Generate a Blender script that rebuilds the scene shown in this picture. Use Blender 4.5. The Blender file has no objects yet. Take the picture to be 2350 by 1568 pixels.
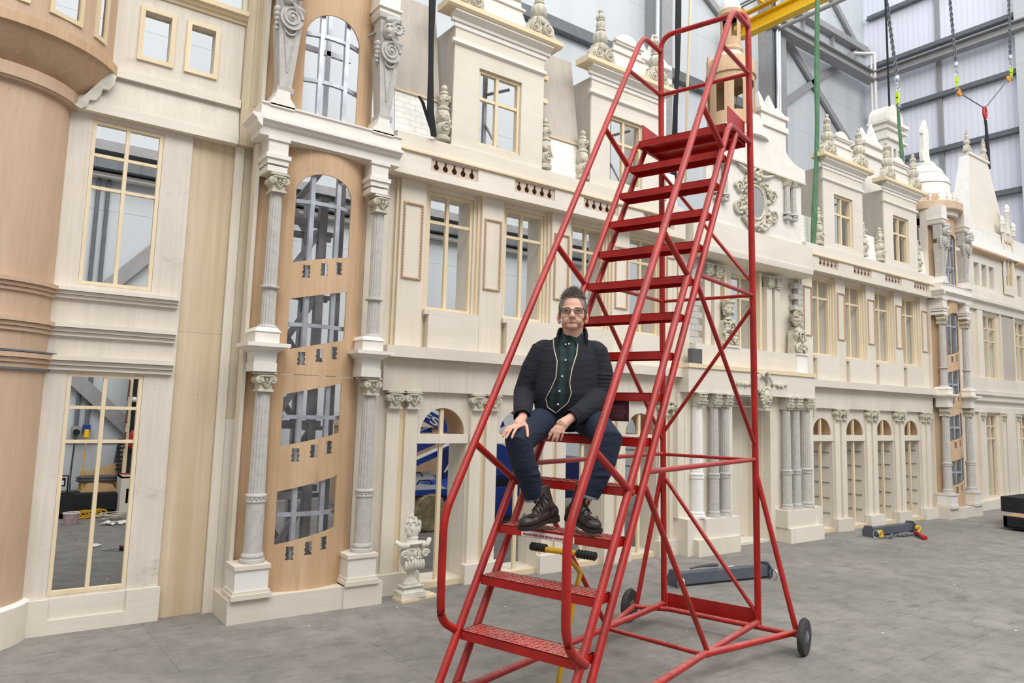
import bpy, bmesh, math, random
from math import pi, sin, cos, radians, sqrt
from mathutils import Vector, Matrix
from mathutils.geometry import delaunay_2d_cdt
random.seed(7)
COL = bpy.context.scene.collection
ROOTM = {}          # world matrix of every top-level Empty

# ------------------------------------------------------------------ materials
def lin(h):
    if isinstance(h, str):
        h = [int(h[i:i+2], 16)/255 for i in (0, 2, 4)]
    return tuple(c/12.92 if c <= .04045 else ((c+.055)/1.055)**2.4 for c in h) + (1,)

class NT:
    def __init__(s, name):
        s.m = bpy.data.materials.new(name); s.m.use_nodes = True
        s.t = s.m.node_tree; s.b = s.t.nodes['Principled BSDF']
    def n(s, kind, **kw):
        q = s.t.nodes.new('ShaderNode'+kind)
        for k, v in kw.items():
            if k in q.inputs: q.inputs[k].default_value = v
            else: setattr(q, k, v)
        return q
    def l(s, a, b): s.t.links.new(a, b)
    def pos(s, scale, rot=(0, 0, 0)):
        g = s.n('NewGeometry'); mp = s.n('Mapping')
        mp.inputs['Scale'].default_value = scale; mp.inputs['Rotation'].default_value = rot
        s.l(g.outputs['Position'], mp.inputs['Vector']); return mp.outputs[0]
    def noise(s, vec, scale=1, detail=4, rough=.55):
        q = s.n('TexNoise'); q.inputs['Scale'].default_value = scale
        q.inputs['Detail'].default_value = detail; q.inputs['Roughness'].default_value = rough
        if vec is not None: s.l(vec, q.inputs['Vector'])
        return q.outputs['Fac']
    def ramp(s, fac, stops):
        q = s.n('ValToRGB'); e = q.color_ramp.elements
        while len(e) < len(stops): e.new(.5)
        for i, (p, c) in enumerate(stops):
            e[i].position = p; e[i].color = c
        s.l(fac, q.inputs['Fac']); return q.outputs['Color']
    def mix(s, fac, a, b, mode='MIX'):
        q = s.n('Mix', data_type='RGBA', blend_type=mode)
        for v, i in ((fac, 0), (a, 6), (b, 7)):
            if hasattr(v, 'is_linked'): s.l(v, q.inputs[i])
            else: q.inputs[i].default_value = v
        return q.outputs[2]
    def bump(s, h, strength=.2, dist=.01):
        q = s.n('Bump'); q.inputs['Strength'].default_value = strength; q.inputs['Distance'].default_value = dist
        s.l(h, q.inputs['Height']); s.l(q.outputs[0], s.b.inputs['Normal'])
    def base(s, c, rough=.6, metal=0):
        if hasattr(c, 'is_linked'): s.l(c, s.b.inputs['Base Color'])
        else: s.b.inputs['Base Color'].default_value = c
        s.b.inputs['Roughness'].default_value = rough; s.b.inputs['Metallic'].default_value = metal
        return s.m

def plain(name, hexc, rough=.6, metal=0, var=.06, scale=9):
    t = NT(name); c = lin(hexc)
    f = t.noise(t.pos((1, 1, 1)), scale, 5)
    d = tuple(v*(1-var*2) for v in c[:3])+(1,); u = tuple(min(1, v*(1+var)) for v in c[:3])+(1,)
    return t.base(t.ramp(f, [(.3, d), (.7, u)]), rough, metal)

def wood(name, light, dark, axis='z', fine=60, stretch=.035, blotch=.5, rough=.62, stain=0, nails=True, grain=.5):
    """plywood / softwood: grain streaks along an axis, blotches, small nail heads, board-to-board variation"""
    t = NT(name); k = {'x': (stretch, 1, 1), 'y': (1, stretch, 1), 'z': (1, 1, stretch)}[axis]
    g = t.noise(t.pos(tuple(fine*v for v in k)), 1, 5, .6)
    w = t.noise(t.pos(tuple(7*v for v in k)), 1, 3, .6)
    b = t.noise(t.pos((1, 1, 1)), 1.7, 4, .6)
    c = t.mix(t.ramp(g, [(.36, (0, 0, 0, 1)), (.70, (grain,)*3+(1,))]), lin(light), lin(dark))
    c = t.mix(t.ramp(w, [(.42, (0, 0, 0, 1)), (.66, (blotch,)*3+(1,))]), c, lin(dark))
    v = t.ramp(b, [(.3, (.90, .895, .885, 1)), (.7, (1, 1, 1, 1))])
    c = t.mix(1, c, v, 'MULTIPLY')
    oi = t.n('ObjectInfo'); rv = t.ramp(oi.outputs['Random'], [(0, (.93, .92, .90, 1)), (1, (1, 1, 1, 1))])
    c = t.mix(1, c, rv, 'MULTIPLY')
    if stain:
        s = t.noise(t.pos((1.3, 1.3, 3)), 1.6, 6, .65)
        c = t.mix(t.ramp(s, [(.60, (0, 0, 0, 1)), (.72, (stain,)*3+(1,))]), c, lin('8d8578'))
    if nails:
        vo = t.n('TexVoronoi'); vo.inputs['Scale'].default_value = 7
        t.l(t.pos((1, 1, 1)), vo.inputs['Vector'])
        c = t.mix(t.ramp(vo.outputs['Distance'], [(.020, (.75,)*3+(1,)), (.030, (0, 0, 0, 1))]), c, lin('4d443a'))
    t.bump(g, .10, .004)
    return t.base(c, rough)

M = {}
M['ply'] = wood('pale_plywood', 'e6dfd3', 'd9cfbe', 'x', 45, .05, .22, grain=.4)
M['plyz'] = wood('pale_plywood_upright', 'e7dfd1', 'd8cdb9', 'z', 50, .035, .25, grain=.45)
M['ply_cool'] = wood('weathered_plywood', 'ded6ca', 'cbc0b1', 'z', 40, .05, .35, stain=.35)
M['ply_low'] = wood('dusty_plywood', 'e4ddd0', 'd2c8b6', 'z', 40, .05, .40, stain=.12)
M['poplar'] = wood('poplar_board', 'dccbb0', 'c2aa88', 'z', 16, .03, .8)
M['greenpoplar'] = wood('grey_streaked_board', 'd5c8ad', 'b3a283', 'z', 18, .03, .8)
M['okoume'] = wood('orange_plywood', 'd4b594', 'ba966e', 'z', 50, .06, .55)
M['okoume_d'] = wood('brown_plywood', 'c8aa8c', 'b3906d', 'z', 46, .07, .5)
M['turret'] = wood('pinkish_bendy_plywood', 'd0b59b', 'bf9f83', 'z', 45, .07, .4)
M['pine'] = wood('pine_batten', 'ecdcbd', 'dbc599', 'z', 55, .03, .45, nails=False)
M['pinex'] = wood('pine_batten_level', 'ecdcbd', 'dbc599', 'x', 55, .03, .45, nails=False)
M['white'] = plain('white_primer', 'e6e3de', .55, var=.03)
M['cream'] = plain('cream_moulding', 'e4dfd6', .55, var=.03)
M['tile'] = plain('white_roof_tile', 'e5e2da', .6, var=.03)
M['plaster'] = plain('cast_plaster', 'c9c3b2', .85, var=.12, scale=14)
M['plaster_w'] = plain('pale_cast_plaster', 'd9d4c6', .85, var=.10, scale=14)
M['stone'] = plain('grey_cast_column', 'bdbab4', .85, var=.07, scale=20)
M['stone_w'] = plain('whitened_column', 'ebe9e5', .8, var=.03, scale=20)
M['greyroof'] = wood('grey_roof_board', 'c4bbb0', 'aea599', 'z', 30, .08, .4)
M['steel'] = plain('welded_steel', 'a2a4ab', .5, .1, var=.2, scale=6)
M['galv'] = plain('galvanised_box_section', 'b4b8c0', .35, .55, var=.12, scale=8)
M['beam'] = plain('painted_grey_steel', '9b9a9b', .55, .1, var=.06)
M['beam_d'] = plain('dark_grey_steel', '6b7074', .55, .1, var=.08)
M['chrome'] = plain('bright_metal', 'd5d8dc', .2, .9, var=.05)
M['black'] = plain('black_fabric', '1c1d21', .85, var=.2)
M['blackp'] = plain('black_plastic', '17171a', .45, var=.15)
M['rubber'] = plain('worn_rubber', '3c3b39', .8, var=.2, scale=20)
M['green'] = plain('green_webbing', '527a58', .85, var=.15)
M['lime'] = plain('lime_webbing', 'c3df2c', .6, var=.08)
M['yellow'] = plain('yellow_paint', 'f0bd0c', .4, var=.06)
M['yellow_d'] = plain('worn_yellow_paint', 'd1a018', .5, var=.12)
M['orange'] = plain('orange_fitting', 'e8951c', .45)
M['blue'] = plain('blue_paint', '1a3f9a', .4, var=.1)
M['blue_d'] = plain('dark_blue_paint', '16296b', .45, var=.1)
M['greypaint'] = plain('slate_paint', '565b66', .5, var=.08)
M['wheelgrey'] = plain('pale_wheel_disc', 'b9b6ac', .6, var=.06)
M['tyre'] = plain('dirty_tan_tyre', 'a89778', .85, var=.22, scale=14)
M['card'] = plain('cardboard', 'caa77a', .8, var=.06)
M['redplain'] = plain('red_fitting', 'b3222a', .4, var=.06)
M['paper'] = plain('white_paper', 'ebe9e4', .8, var=.03)
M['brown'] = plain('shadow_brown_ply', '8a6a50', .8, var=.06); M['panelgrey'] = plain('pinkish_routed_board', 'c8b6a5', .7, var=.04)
M['dimgrey'] = plain('dark_grey_board', '55565a', .8, var=.06)

def red_paint():
    t = NT('red_paint'); c = lin('b41c14')
    f = t.noise(t.pos((1, 1, 1)), 6, 5)
    a = t.ramp(f, [(.3, lin('8f120b')), (.7, lin('b61d14'))])
    sc = t.noise(t.pos((1, 1, 1)), 45, 5, .7)      # settled plaster dust lies on upward faces
    g = t.n('NewGeometry'); sx = t.n('SeparateXYZ'); t.l(g.outputs['Normal'], sx.inputs[0])
    up = t.ramp(sx.outputs['Z'], [(.35, (0, 0, 0, 1)), (1, (.62,)*3+(1,))])
    du = t.mix(1, up, t.ramp(sc, [(.35, (.25,)*3+(1,)), (.65, (1, 1, 1, 1))]), 'MULTIPLY')
    lo = t.noise(t.pos((1, 1, 1)), 3.5, 3)
    du = t.mix(1, du, t.ramp(lo, [(.35, (.35,)*3+(1,)), (.65, (1, 1, 1, 1))]), 'MULTIPLY')
    return t.base(t.mix(du, a, lin('d3a59c')), .38)
M['red'] = red_paint()

def floor_mat():
    t = NT('grey_hall_floor')
    a = t.noise(t.pos((1, 1, 1)), .6, 6, .65); b = t.noise(t.pos((1, 1, 1), (0, 0, .5)), 4, 9, .75)
    s = t.noise(t.pos((1.6, 14, 1), (0, 0, .25)), 1.6, 7, .75); s2 = t.noise(t.pos((15, 1.2, 1), (0, 0, -.5)), 1.5, 7, .75)
    p = t.noise(t.pos((1, 1.7, 1), (0, 0, .3)), 1.3, 8, .7)
    c = t.ramp(a, [(.3, lin('807d79')), (.7, lin('9a9690'))])
    B = (0, 0, 0, 1); g = lambda v: (v, v, v, 1)
    c = t.mix(t.ramp(b, [(.42, B), (.70, g(.6))]), c, lin('63605d'))
    c = t.mix(t.ramp(s, [(.56, B), (.68, g(.55))]), c, lin('504e4c')); c = t.mix(t.ramp(s2, [(.60, B), (.70, g(.4))]), c, lin('58564f'))
    c = t.mix(t.ramp(s, [(.28, g(.5)), (.40, B)]), c, lin('aaa69e'))
    c = t.mix(t.ramp(p, [(.60, B), (.70, g(.55))]), c, lin('565554')); c = t.mix(t.ramp(p, [(.27, g(.45)), (.36, B)]), c, lin('a8a49c'))
    fs = t.noise(t.pos((1, 1.8, 1)), 34, 5, .75)
    c = t.mix(t.ramp(fs, [(.66, B), (.74, g(.7))]), c, lin('c9c5bc')); c = t.mix(t.ramp(fs, [(.26, g(.6)), (.34, B)]), c, lin('4c4a48'))
    br = t.n('TexBrick'); br.offset = .5
    for k, v in (('Scale', 1), ('Mortar Size', .006), ('Mortar Smooth', .6), ('Brick Width', 2.44), ('Row Height', 1.22)): br.inputs[k].default_value = v
    t.l(t.pos((1, 1, 1), (0, 0, -.02)), br.inputs['Vector'])
    c = t.mix(t.mix(1, br.outputs['Fac'], t.ramp(b, [(.4, g(.05)), (.6, g(.5))]), 'MULTIPLY'), c, lin('4e4c49'))
    vo = t.n('TexVoronoi'); vo.inputs['Scale'].default_value = 3.1; t.l(t.pos((1, 1, 1)), vo.inputs['Vector'])
    c = t.mix(t.ramp(vo.outputs['Distance'], [(.026, g(.9)), (.040, B)]), c, lin('dedad0'))
    t.bump(b, .15, .01); t.b.inputs['Specular IOR Level'].default_value = .08
    return t.base(c, .75)
M['floor'] = floor_mat()

def cladding(name, c1, c2, axis, period, seam, seamw):
    t = NT(name); g = t.n('NewGeometry'); sx = t.n('SeparateXYZ'); t.l(g.outputs['Position'], sx.inputs[0])
    def line(sock, per, w):
        a = t.n('Math', operation='DIVIDE'); a.inputs[1].default_value = per; t.l(sock, a.inputs[0])
        f = t.n('Math', operation='FRACT'); t.l(a.outputs[0], f.inputs[0])
        return t.ramp(f.outputs[0], [(0, (1, 1, 1, 1)), (w, (1, 1, 1, 1)), (w*1.3, (0, 0, 0, 1))])
    c = t.mix(line(sx.outputs[axis], period, .3), lin(c1), lin(c2))
    c = t.mix(t.mix(1, line(sx.outputs['Z'] if axis != 'Z' else sx.outputs['X'], seam, seamw), (.5,)*3+(1,), 'MULTIPLY'), c, lin('8e9298'))
    n = t.noise(t.pos((1, 1, 1)), .35, 3)
    c = t.mix(1, c, t.ramp(n, [(.3, (.95, .95, .95, 1)), (.7, (1, 1, 1, 1))]), 'MULTIPLY')
    return t.base(c, .5)
M['wallw'] = cladding('white_wall_cladding', 'c9ced2', 'c5cace', 'X', 1.1, 1.47, .008)
M['wallend'] = cladding('ribbed_translucent_cladding', 'eceefa', 'e4e6f4', 'Y', .16, 30, .0005)

def roof_tiles():
    t = NT('scored_white_tiles'); br = t.n('TexBrick')
    for k, v in (('Scale', 1), ('Mortar Size', .0035), ('Brick Width', .13), ('Row Height', .055)): br.inputs[k].default_value = v
    br.inputs['Color1'].default_value = lin('f4f2ec'); br.inputs['Color2'].default_value = lin('efede6'); br.inputs['Mortar'].default_value = lin('d6d2c8')
    g = t.n('NewGeometry'); sx = t.n('SeparateXYZ'); cx = t.n('CombineXYZ'); t.l(g.outputs['Position'], sx.inputs[0])
    t.l(sx.outputs['X'], cx.inputs['X']); t.l(sx.outputs['Z'], cx.inputs['Y']); t.l(cx.outputs[0], br.inputs['Vector'])
    return t.base(br.outputs['Color'], .6)
M['tiles'] = roof_tiles()

# ------------------------------------------------------------------ mesh builder
class MB:
    def __init__(s): s.bm = bmesh.new(); s.mi = 0
    def _f(s, vs):
        try:
            f = s.bm.faces.new(vs); f.material_index = s.mi; return f
        except ValueError: return None
    def hexa(s, p):
        v = [s.bm.verts.new(q) for q in p]
        for f in ((0, 1, 2, 3), (7, 6, 5, 4), (0, 4, 5, 1), (1, 5, 6, 2), (2, 6, 7, 3), (3, 7, 4, 0)): s._f([v[i] for i in f])
        return s
    def box(s, x0, x1, y0, y1, z0, z1):
        return s.hexa([(x0, y0, z0), (x1, y0, z0), (x1, y1, z0), (x0, y1, z0), (x0, y0, z1), (x1, y0, z1), (x1, y1, z1), (x0, y1, z1)])
    def cbox(s, c, sx, sy, sz, rot=None):
        p = [Vector((a*sx/2, b*sy/2, d*sz/2)) for d in (-1, 1) for a, b in ((-1, -1), (1, -1), (1, 1), (-1, 1))]
        if rot is not None: p = [rot @ q for q in p]
        return s.hexa([q+Vector(c) for q in p])
    def frustum(s, x0, x1, y0, y1, z0, X0, X1, Y0, Y1, z1):
        return s.hexa([(x0, y0, z0), (x1, y0, z0), (x1, y1, z0), (x0, y1, z0), (X0, Y0, z1), (X1, Y0, z1), (X1, Y1, z1), (X0, Y1, z1)])
    def prism(s, pts, y0, y1):
        """polygon in x,z extruded along y"""
        a = [s.bm.verts.new((x, y0, z)) for x, z in pts]; b = [s.bm.verts.new((x, y1, z)) for x, z in pts]
        s._f(a); s._f(b[::-1]); n = len(a)
        for i in range(n): s._f([a[i], a[(i+1) % n], b[(i+1) % n], b[i]])
        return s
    def profile_x(s, pts, x0, x1):
        """moulding: polygon in y,z swept along x"""
        a = [s.bm.verts.new((x0, y, z)) for y, z in pts]; b = [s.bm.verts.new((x1, y, z)) for y, z in pts]
        s._f(a); s._f(b[::-1]); n = len(a)
        for i in range(n): s._f([a[i], a[(i+1) % n], b[(i+1) % n], b[i]])
        return s
    def cut(s, outer, holes, y0, y1, bend=None, nx=0):
        """plate with real holes in the x,z plane, thickness y0..y1; bend maps (x,y,z) to a curved plate"""
        pts, edges = [], []
        def dens(loop):
            if not nx: return loop
            out = []
            for i, p in enumerate(loop):
                q = loop[(i+1) % len(loop)]; k = max(1, int(abs(q[0]-p[0])*nx)+1)
                out += [(p[0]+(q[0]-p[0])*j/k, p[1]+(q[1]-p[1])*j/k) for j in range(k)]
            return out
        loops = [dens(l) for l in [outer]+holes]
        for l in loops:
            b0 = len(pts); pts += [Vector(p) for p in l]; edges += [(b0+i, b0+(i+1) % len(l)) for i in range(len(l))]
        if nx:       # interior points so that the sheet can bend
            xs = [p[0] for p in outer]; zs = [p[1] for p in outer]
            kx = int((max(xs)-min(xs))*nx); kz = int((max(zs)-min(zs))*nx/2)+1
            for i in range(1, kx):
                for j in range(1, kz):
                    q = (min(xs)+(max(xs)-min(xs))*i/kx, min(zs)+(max(zs)-min(zs))*j/kz)
                    if _inside(q, outer) and not any(_inside(q, h) for h in holes): pts.append(Vector(q))
        V, E, F, *_ = delaunay_2d_cdt(pts, edges, [], 0, 1e-6)
        bend = bend or (lambda x, y, z: (x, y, z))
        fr = [s.bm.verts.new(bend(v.x, y0, v.y)) for v in V]; bk = [s.bm.verts.new(bend(v.x, y1, v.y)) for v in V]
        cnt = {}
        for f in F:
            c = sum((V[i] for i in f), Vector((0, 0)))/len(f)
            if not _inside(c, outer) or any(_inside(c, h) for h in holes): continue
            s._f([fr[i] for i in f]); s._f([bk[i] for i in reversed(f)])
            for i in range(len(f)):
                e = tuple(sorted((f[i], f[(i+1) % len(f)]))); cnt[e] = cnt.get(e, 0)+1
        for (a, b), k in cnt.items():
            if k == 1: s._f([fr[a], fr[b], bk[b], bk[a]])
        return s
    def tube(s, path, r, n=10, closed=False, cap=True):
        P = [Vector(p) for p in path]; rs = r if isinstance(r, (list, tuple)) else [r]*len(P); rings = []
        m = len(P); up = None
        for i in range(m):
            if closed: t = (P[(i+1) % m]-P[i-1]).normalized()
            else:
                t = Vector((0, 0, 0))
                if i > 0: t += (P[i]-P[i-1]).normalized()
                if i < m-1: t += (P[i+1]-P[i]).normalized()
                t.normalize()
            if up is None: up = t.orthogonal().normalized()
            else:
                up = up-t*up.dot(t)
                up = up.normalized() if up.length > 1e-6 else t.orthogonal().normalized()
            w = t.cross(up); k = 1
            if 0 < i < m-1 and not closed:
                c = (P[i]-P[i-1]).normalized().dot(t); k = 1/max(.5, c)
                bi = ((P[i+1]-P[i]).normalized()-(P[i]-P[i-1]).normalized())
                bi = bi.normalized() if bi.length > 1e-6 else None
            else: bi = None
            ring = []
            for j in range(n):
                o = (up*cos(2*pi*j/n)+w*sin(2*pi*j/n))*rs[i]
                if bi is not None: o += bi*(o.dot(bi))*(k-1)
                ring.append(s.bm.verts.new(P[i]+o))
            rings.append(ring)
        for i in range(m if closed else m-1):
            a, b = rings[i], rings[(i+1) % m]
            for j in range(n): s._f([a[j], a[(j+1) % n], b[(j+1) % n], b[j]])
        if cap and not closed: s._f(rings[0][::-1]); s._f(rings[-1])
        return s
    def lathe(s, prof, c=(0, 0, 0), n=24, sx=1, sy=1, flute=None, a0=0, a1=2*pi, axis='z', close=True):
        """profile of (r, h); flute(h) -> (count, depth)"""
        full = abs(a1-a0-2*pi) < 1e-6; rings = []; k = n if full else n+1
        for r, h in prof:
            ring = []
            for j in range(k):
                a = a0+(a1-a0)*j/n; q = r
                if flute:
                    f = flute(h)
                    if f: q = r*(1-f[1]*abs(cos(f[0]*a/2)))
                x, y = q*cos(a)*sx, q*sin(a)*sy
                p = (x, y, h) if axis == 'z' else ((x, h, y) if axis == 'y' else (h, x, y))
                ring.append(s.bm.verts.new((p[0]+c[0], p[1]+c[1], p[2]+c[2])))
            rings.append(ring)
        for a, b in zip(rings, rings[1:]):
            for j in range(n if full else n): s._f([a[j], a[(j+1) % k], b[(j+1) % k], b[j]]) if full or j < n else None
        if close and full: s._f(rings[0][::-1]); s._f(rings[-1])
        return s
    def ball(s, c, rx, ry=None, rz=None, u=10, v=7, rot=None):
        ry = rx if ry is None else ry; rz = rx if rz is None else rz
        m = Matrix.Translation(c) @ (rot.to_4x4() if rot else Matrix()) @ Matrix.Diagonal((rx, ry, rz, 1))
        d = bmesh.ops.create_uvsphere(s.bm, u_segments=u, v_segments=v, radius=1, matrix=m)
        for f in {f for q in d['verts'] for f in q.link_faces}: f.material_index = s.mi
        return s
    def disc(s, c, r, h, n=20, axis='y'):
        return s.lathe([(r, -h/2), (r, h/2)], c, n, axis=axis)
    def torus(s, c, R, r, axis='y', n=20, m=8, a0=0, a1=2*pi, sx=1, sz=1):
        full = abs(a1-a0-2*pi) < 1e-6; k = n if full else n+1; P = []
        for j in range(k):
            a = a0+(a1-a0)*j/n; u, v = R*cos(a)*sx, R*sin(a)*sz
            P.append(Vector(c)+Vector({'y': (u, 0, v), 'z': (u, v, 0), 'x': (0, u, v)}[axis]))
        return s.tube(P, r, m, closed=full)
    def spiral(s, c, R, r, turns=2, d=1, a0=0, n=30, m=6, y=0):
        P = [(c[0]+d*R*(1-.82*i/n)*cos(a0+turns*2*pi*i/n), c[1]+y*i/n, c[2]+R*(1-.82*i/n)*sin(a0+turns*2*pi*i/n)) for i in range(n+1)]
        return s.tube(P, [r*(1-.45*i/n) for i in range(n+1)], m)
    def join(s, mesh, loc=(0, 0, 0), rot=None, scale=(1, 1, 1)):
        m = Matrix.Translation(loc) @ (rot.to_4x4() if rot else Matrix()) @ Matrix.Diagonal((*scale, 1))
        k = len(s.bm.verts); s.bm.from_mesh(mesh); s.bm.verts.ensure_lookup_table()
        for v in s.bm.verts[k:]: v.co = m @ v.co
        return s
    def mesh(s, name, mats, smooth=38):
        bmesh.ops.recalc_face_normals(s.bm, faces=s.bm.faces)
        me = bpy.data.meshes.new(name); s.bm.to_mesh(me); s.bm.free()
        for m in (mats if isinstance(mats, (list, tuple)) else [mats]): me.materials.append(M[m] if isinstance(m, str) else m)
        if smooth:
            me.shade_smooth(); me.set_sharp_from_angle(angle=radians(smooth))
        return me
    def build(s, name, mats, parent=None, smooth=38):
        if parent is not None and parent.name in ROOTM:
            s.bm.transform(ROOTM[parent.name].inverted())
        o = bpy.data.objects.new(name, s.mesh(name, mats, smooth)); COL.objects.link(o)
        if parent is not None:
            o.parent = parent
            if parent.name in ROOTM: ROOTM[o.name] = ROOTM[parent.name]
        return o

def _inside(p, poly):
    x, y = p[0], p[1]; c = False; n = len(poly); j = n-1
    for i in range(n):
        xi, yi = poly[i][0], poly[i][1]; xj, yj = poly[j][0], poly[j][1]
        if (yi > y) != (yj > y) and x < (xj-xi)*(y-yi)/(yj-yi)+xi: c = not c
        j = i
    return c

def rect(x0, x1, z0, z1): return [(x0, z0), (x1, z0), (x1, z1), (x0, z1)]
def arch(x0, x1, z0, zs, n=16, top=None):
    """opening with straight sides from z0 to the springing zs and a round head"""
    r = (x1-x0)/2; c = (x0+x1)/2; h = (top-zs) if top else r
    return [(x0, z0), (x1, z0)]+[(c+r*cos(pi*i/n), zs+h*sin(pi*i/n)) for i in range(n+1)]

def tag(o, label=None, cat=None, group=None, kind=None):
    for k, v in (('label', label), ('category', cat), ('group', group), ('kind', kind)):
        if v: o[k] = v
    return o
def thing(name, label, cat, loc=(0, 0, 0), rotz=0, group=None):
    o = bpy.data.objects.new(name, None); COL.objects.link(o); o.empty_display_size = .1
    o.location = loc; o.rotation_euler = (0, 0, rotz)
    ROOTM[o.name] = Matrix.Translation(loc) @ Matrix.Rotation(rotz, 4, 'Z')
    return tag(o, label, cat, group)
def place(mesh, name, parent, loc, rot=(0, 0, 0), scale=(1, 1, 1)):
    """a part that reuses a mesh; loc in world space"""
    o = bpy.data.objects.new(name, mesh); COL.objects.link(o); m = ROOTM.get(parent.name) if parent else None
    w = Matrix.LocRotScale(Vector(loc), __import__('mathutils').Euler(rot), Vector(scale))
    if parent: o.parent = parent
    o.matrix_local = (m.inverted() @ w) if m is not None else w
    return o
def dup(root, loc, label, rotz=None):
    r = root.copy(); COL.objects.link(r); r.location = loc; r['label'] = label
    if rotz is not None: r.rotation_euler = (0, 0, rotz)
    for ch in list(root.children):
        c = ch.copy(); COL.objects.link(c); c.parent = r
        for g in ch.children:
            d = g.copy(); COL.objects.link(d); d.parent = c
    return r
def struct(mb, name, mats, smooth=38): return tag(mb.build(name, mats, None, smooth), kind='structure')
# ------------------------------------------------------------------ the hall
struct(MB().box(-12, 23.3, -9, 12.2, -.12, 0), 'floor', 'floor')
struct(MB().box(-12, 23.5, 12.2, 12.4, 0, 17.5), 'wall_back', 'wallw')
struct(MB().box(23.3, 23.5, -16, 12.2, 0, 19), 'wall_right', 'wallend')

def hall_steel():
    # end wall: level rails, uprights, girder, large white column
    for z in (15.12, 13.38, 11.68, 9.94, 8.2, 6.5, 4.8):
        b = MB().box(23.14, 23.29, -15, 12.0, z-.075, z+.075).box(23.06, 23.14, -15, 12.0, z-.095, z-.06)
        struct(b, 'trim_1', 'beam_d')
    for y in (9.83, 4.0):
        struct(MB().box(23.2, 23.29, y-.06, y+.06, 0, 18), 'trim_2', 'beam')
    b = MB().box(22.86, 22.9, -15, 11.6, 12.74, 12.98).box(22.72, 23.04, -15, 11.6, 12.96, 13.0).box(22.72, 23.04, -15, 11.6, 12.71, 12.75)
    struct(b, 'trim_3', 'beam')
    struct(MB().box(22.95, 23.25, 6.7, 7.66, 0, 18), 'trim_4', 'wallw')
    # back wall: long rail, girder, runway rail, braces
    b = MB().box(2, 17.2, 12.0, 12.19, 10.12, 10.22).box(2, 17.2, 12.06, 12.19, 10.2, 10.42)
    struct(b, 'trim_5', 'beam_d')
    struct(MB().box(-11, 11.6, 11.98, 12.19, 5.27, 5.42), 'trim_6', 'beam')
    b = MB().box(17.3, 22.9, 11.72, 11.76, 12.7, 13.0).box(17.3, 22.9, 11.6, 11.9, 12.98, 13.02).box(17.3, 22.9, 11.55, 11.9, 12.66, 12.71)
    struct(b, 'trim_7', 'beam')
    b = MB().box(14.2, 23.2, 11.95, 12.19, 13.86, 14.0).box(14.2, 23.2, 12.0, 12.08, 14.0, 14.12)
    struct(b, 'trim_8', 'beam')
    struct(MB().box(16.0, 23.2, 12.05, 12.1, 14.12, 14.16), 'trim_9', 'beam_d')
    def bar(a, b, w, name='trim_10', mat='beam', y=12.1):
        a, b = Vector((a[0], y, a[1])), Vector((b[0], y, b[1])); d = (b-a).normalized(); n = Vector((-d.z, 0, d.x))*w/2
        p = [a-n, b-n, b+n, a+n]
        struct(MB().prism([(q.x, q.z) for q in p], y-.04, y+.04), name, mat)
    bar((17.9, 13.42), (23.1, 9.75), .2); bar((22.9, 14.0), (18.0, 10.55), .2)
    bar((20.3, 15.9), (22.75, 13.95), .18); bar((19.52, 13.1), (19.52, 13.9), .05); bar((21.16, 12.9), (21.16, 13.9), .05)
    bar((9.5, 15.9), (15.6, 12.55), .2)
    bar((.55, 2.35), (3.6, 5.75), .2); bar((.5, 2.42), (2.7, .35), .2)
    for x, w in ((12.66, .52), (17.35, .7), (3.3, .55)):
        b = MB().box(x, x+.14, 11.75, 12.19, 0, 17).box(x+.14, x+w, 11.75, 11.8, 0, 17).box(x+.3, x+.34, 11.8, 12.19, 0, 17)
        struct(b, 'trim_11', 'beam')
        struct(MB().box(x+.001, x+.135, 11.745, 11.752, 0, 17), 'trim_12', 'beam_d')
    for x in (12.56, 17.5, 17.6):
        struct(MB().tube([(x, 11.68, 0), (x, 11.68, 17)], .05, 12), 'trim_13', 'chrome')
    for y in (11.72, 11.6):
        struct(MB().tube([(22.8, y, 0), (22.8, y, 13.62), (22.4, 12.1, 13.7)], .045, 10), 'trim_14', 'white')
    # cable tray and conduits behind the left windows
    b = MB().box(-6, 11.5, 11.88, 12.19, 4.97, 5.0).box(-6, 11.5, 11.86, 11.88, 4.97, 5.12).box(-6, 11.5, 12.1, 12.19, 4.97, 5.14)
    for i in range(60): b.box(-5.9+i*.29, -5.88+i*.29, 11.85, 11.87, 4.97, 5.13)
    struct(b, 'trim_15', 'beam_d')
    struct(MB().box(-6, 11.5, 12.0, 12.19, 4.88, 4.94), 'trim_16', 'white')
    for x in (1.13, 1.26):
        struct(MB().tube([(x, 12.15, 1.2), (x, 12.15, 4.95)], .028, 8), 'trim_17', 'beam_d')
    struct(MB().box(-3, 1.78, 12.17, 12.195, .98, .995), 'trim_18', 'beam_d')
hall_steel()

# overhead crane: yellow bridge beam running out from the back wall
t = thing('overhead_crane', 'yellow overhead crane beam high up behind the top of the red ladder', 'crane', (15.6, 8.5, 11.6))
MB().box(15.53, 15.56, 1.5, 11.4, 11.68, 11.98).box(15.42, 15.67, 1.5, 11.4, 11.62, 11.68).box(15.42, 15.67, 1.5, 11.4, 11.96, 12.0).build('bridge_beam', 'yellow', t)
b = MB().box(15.25, 15.85, 11.4, 11.65, 11.75, 12.2)
for k in range(3): b.ball((15.3, 11.2+.05*k, 12.1+.1*k), .09)
b.box(15.2, 15.35, 10.2, 11.3, 12.05, 12.1); b.build('end_truck', 'yellow_d', t)
for dx in (0, .12): MB().tube([(15.15+dx, 11.3, 12.32), (15.15+dx, 2, 12.32)], .022, 8).build('cable_rail', 'beam_d', t)
for k in range(3): MB().cbox((15.3, 10.6-1.4*k, 12.18), .5, .06, .06).build('bracket', 'yellow', t)
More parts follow.
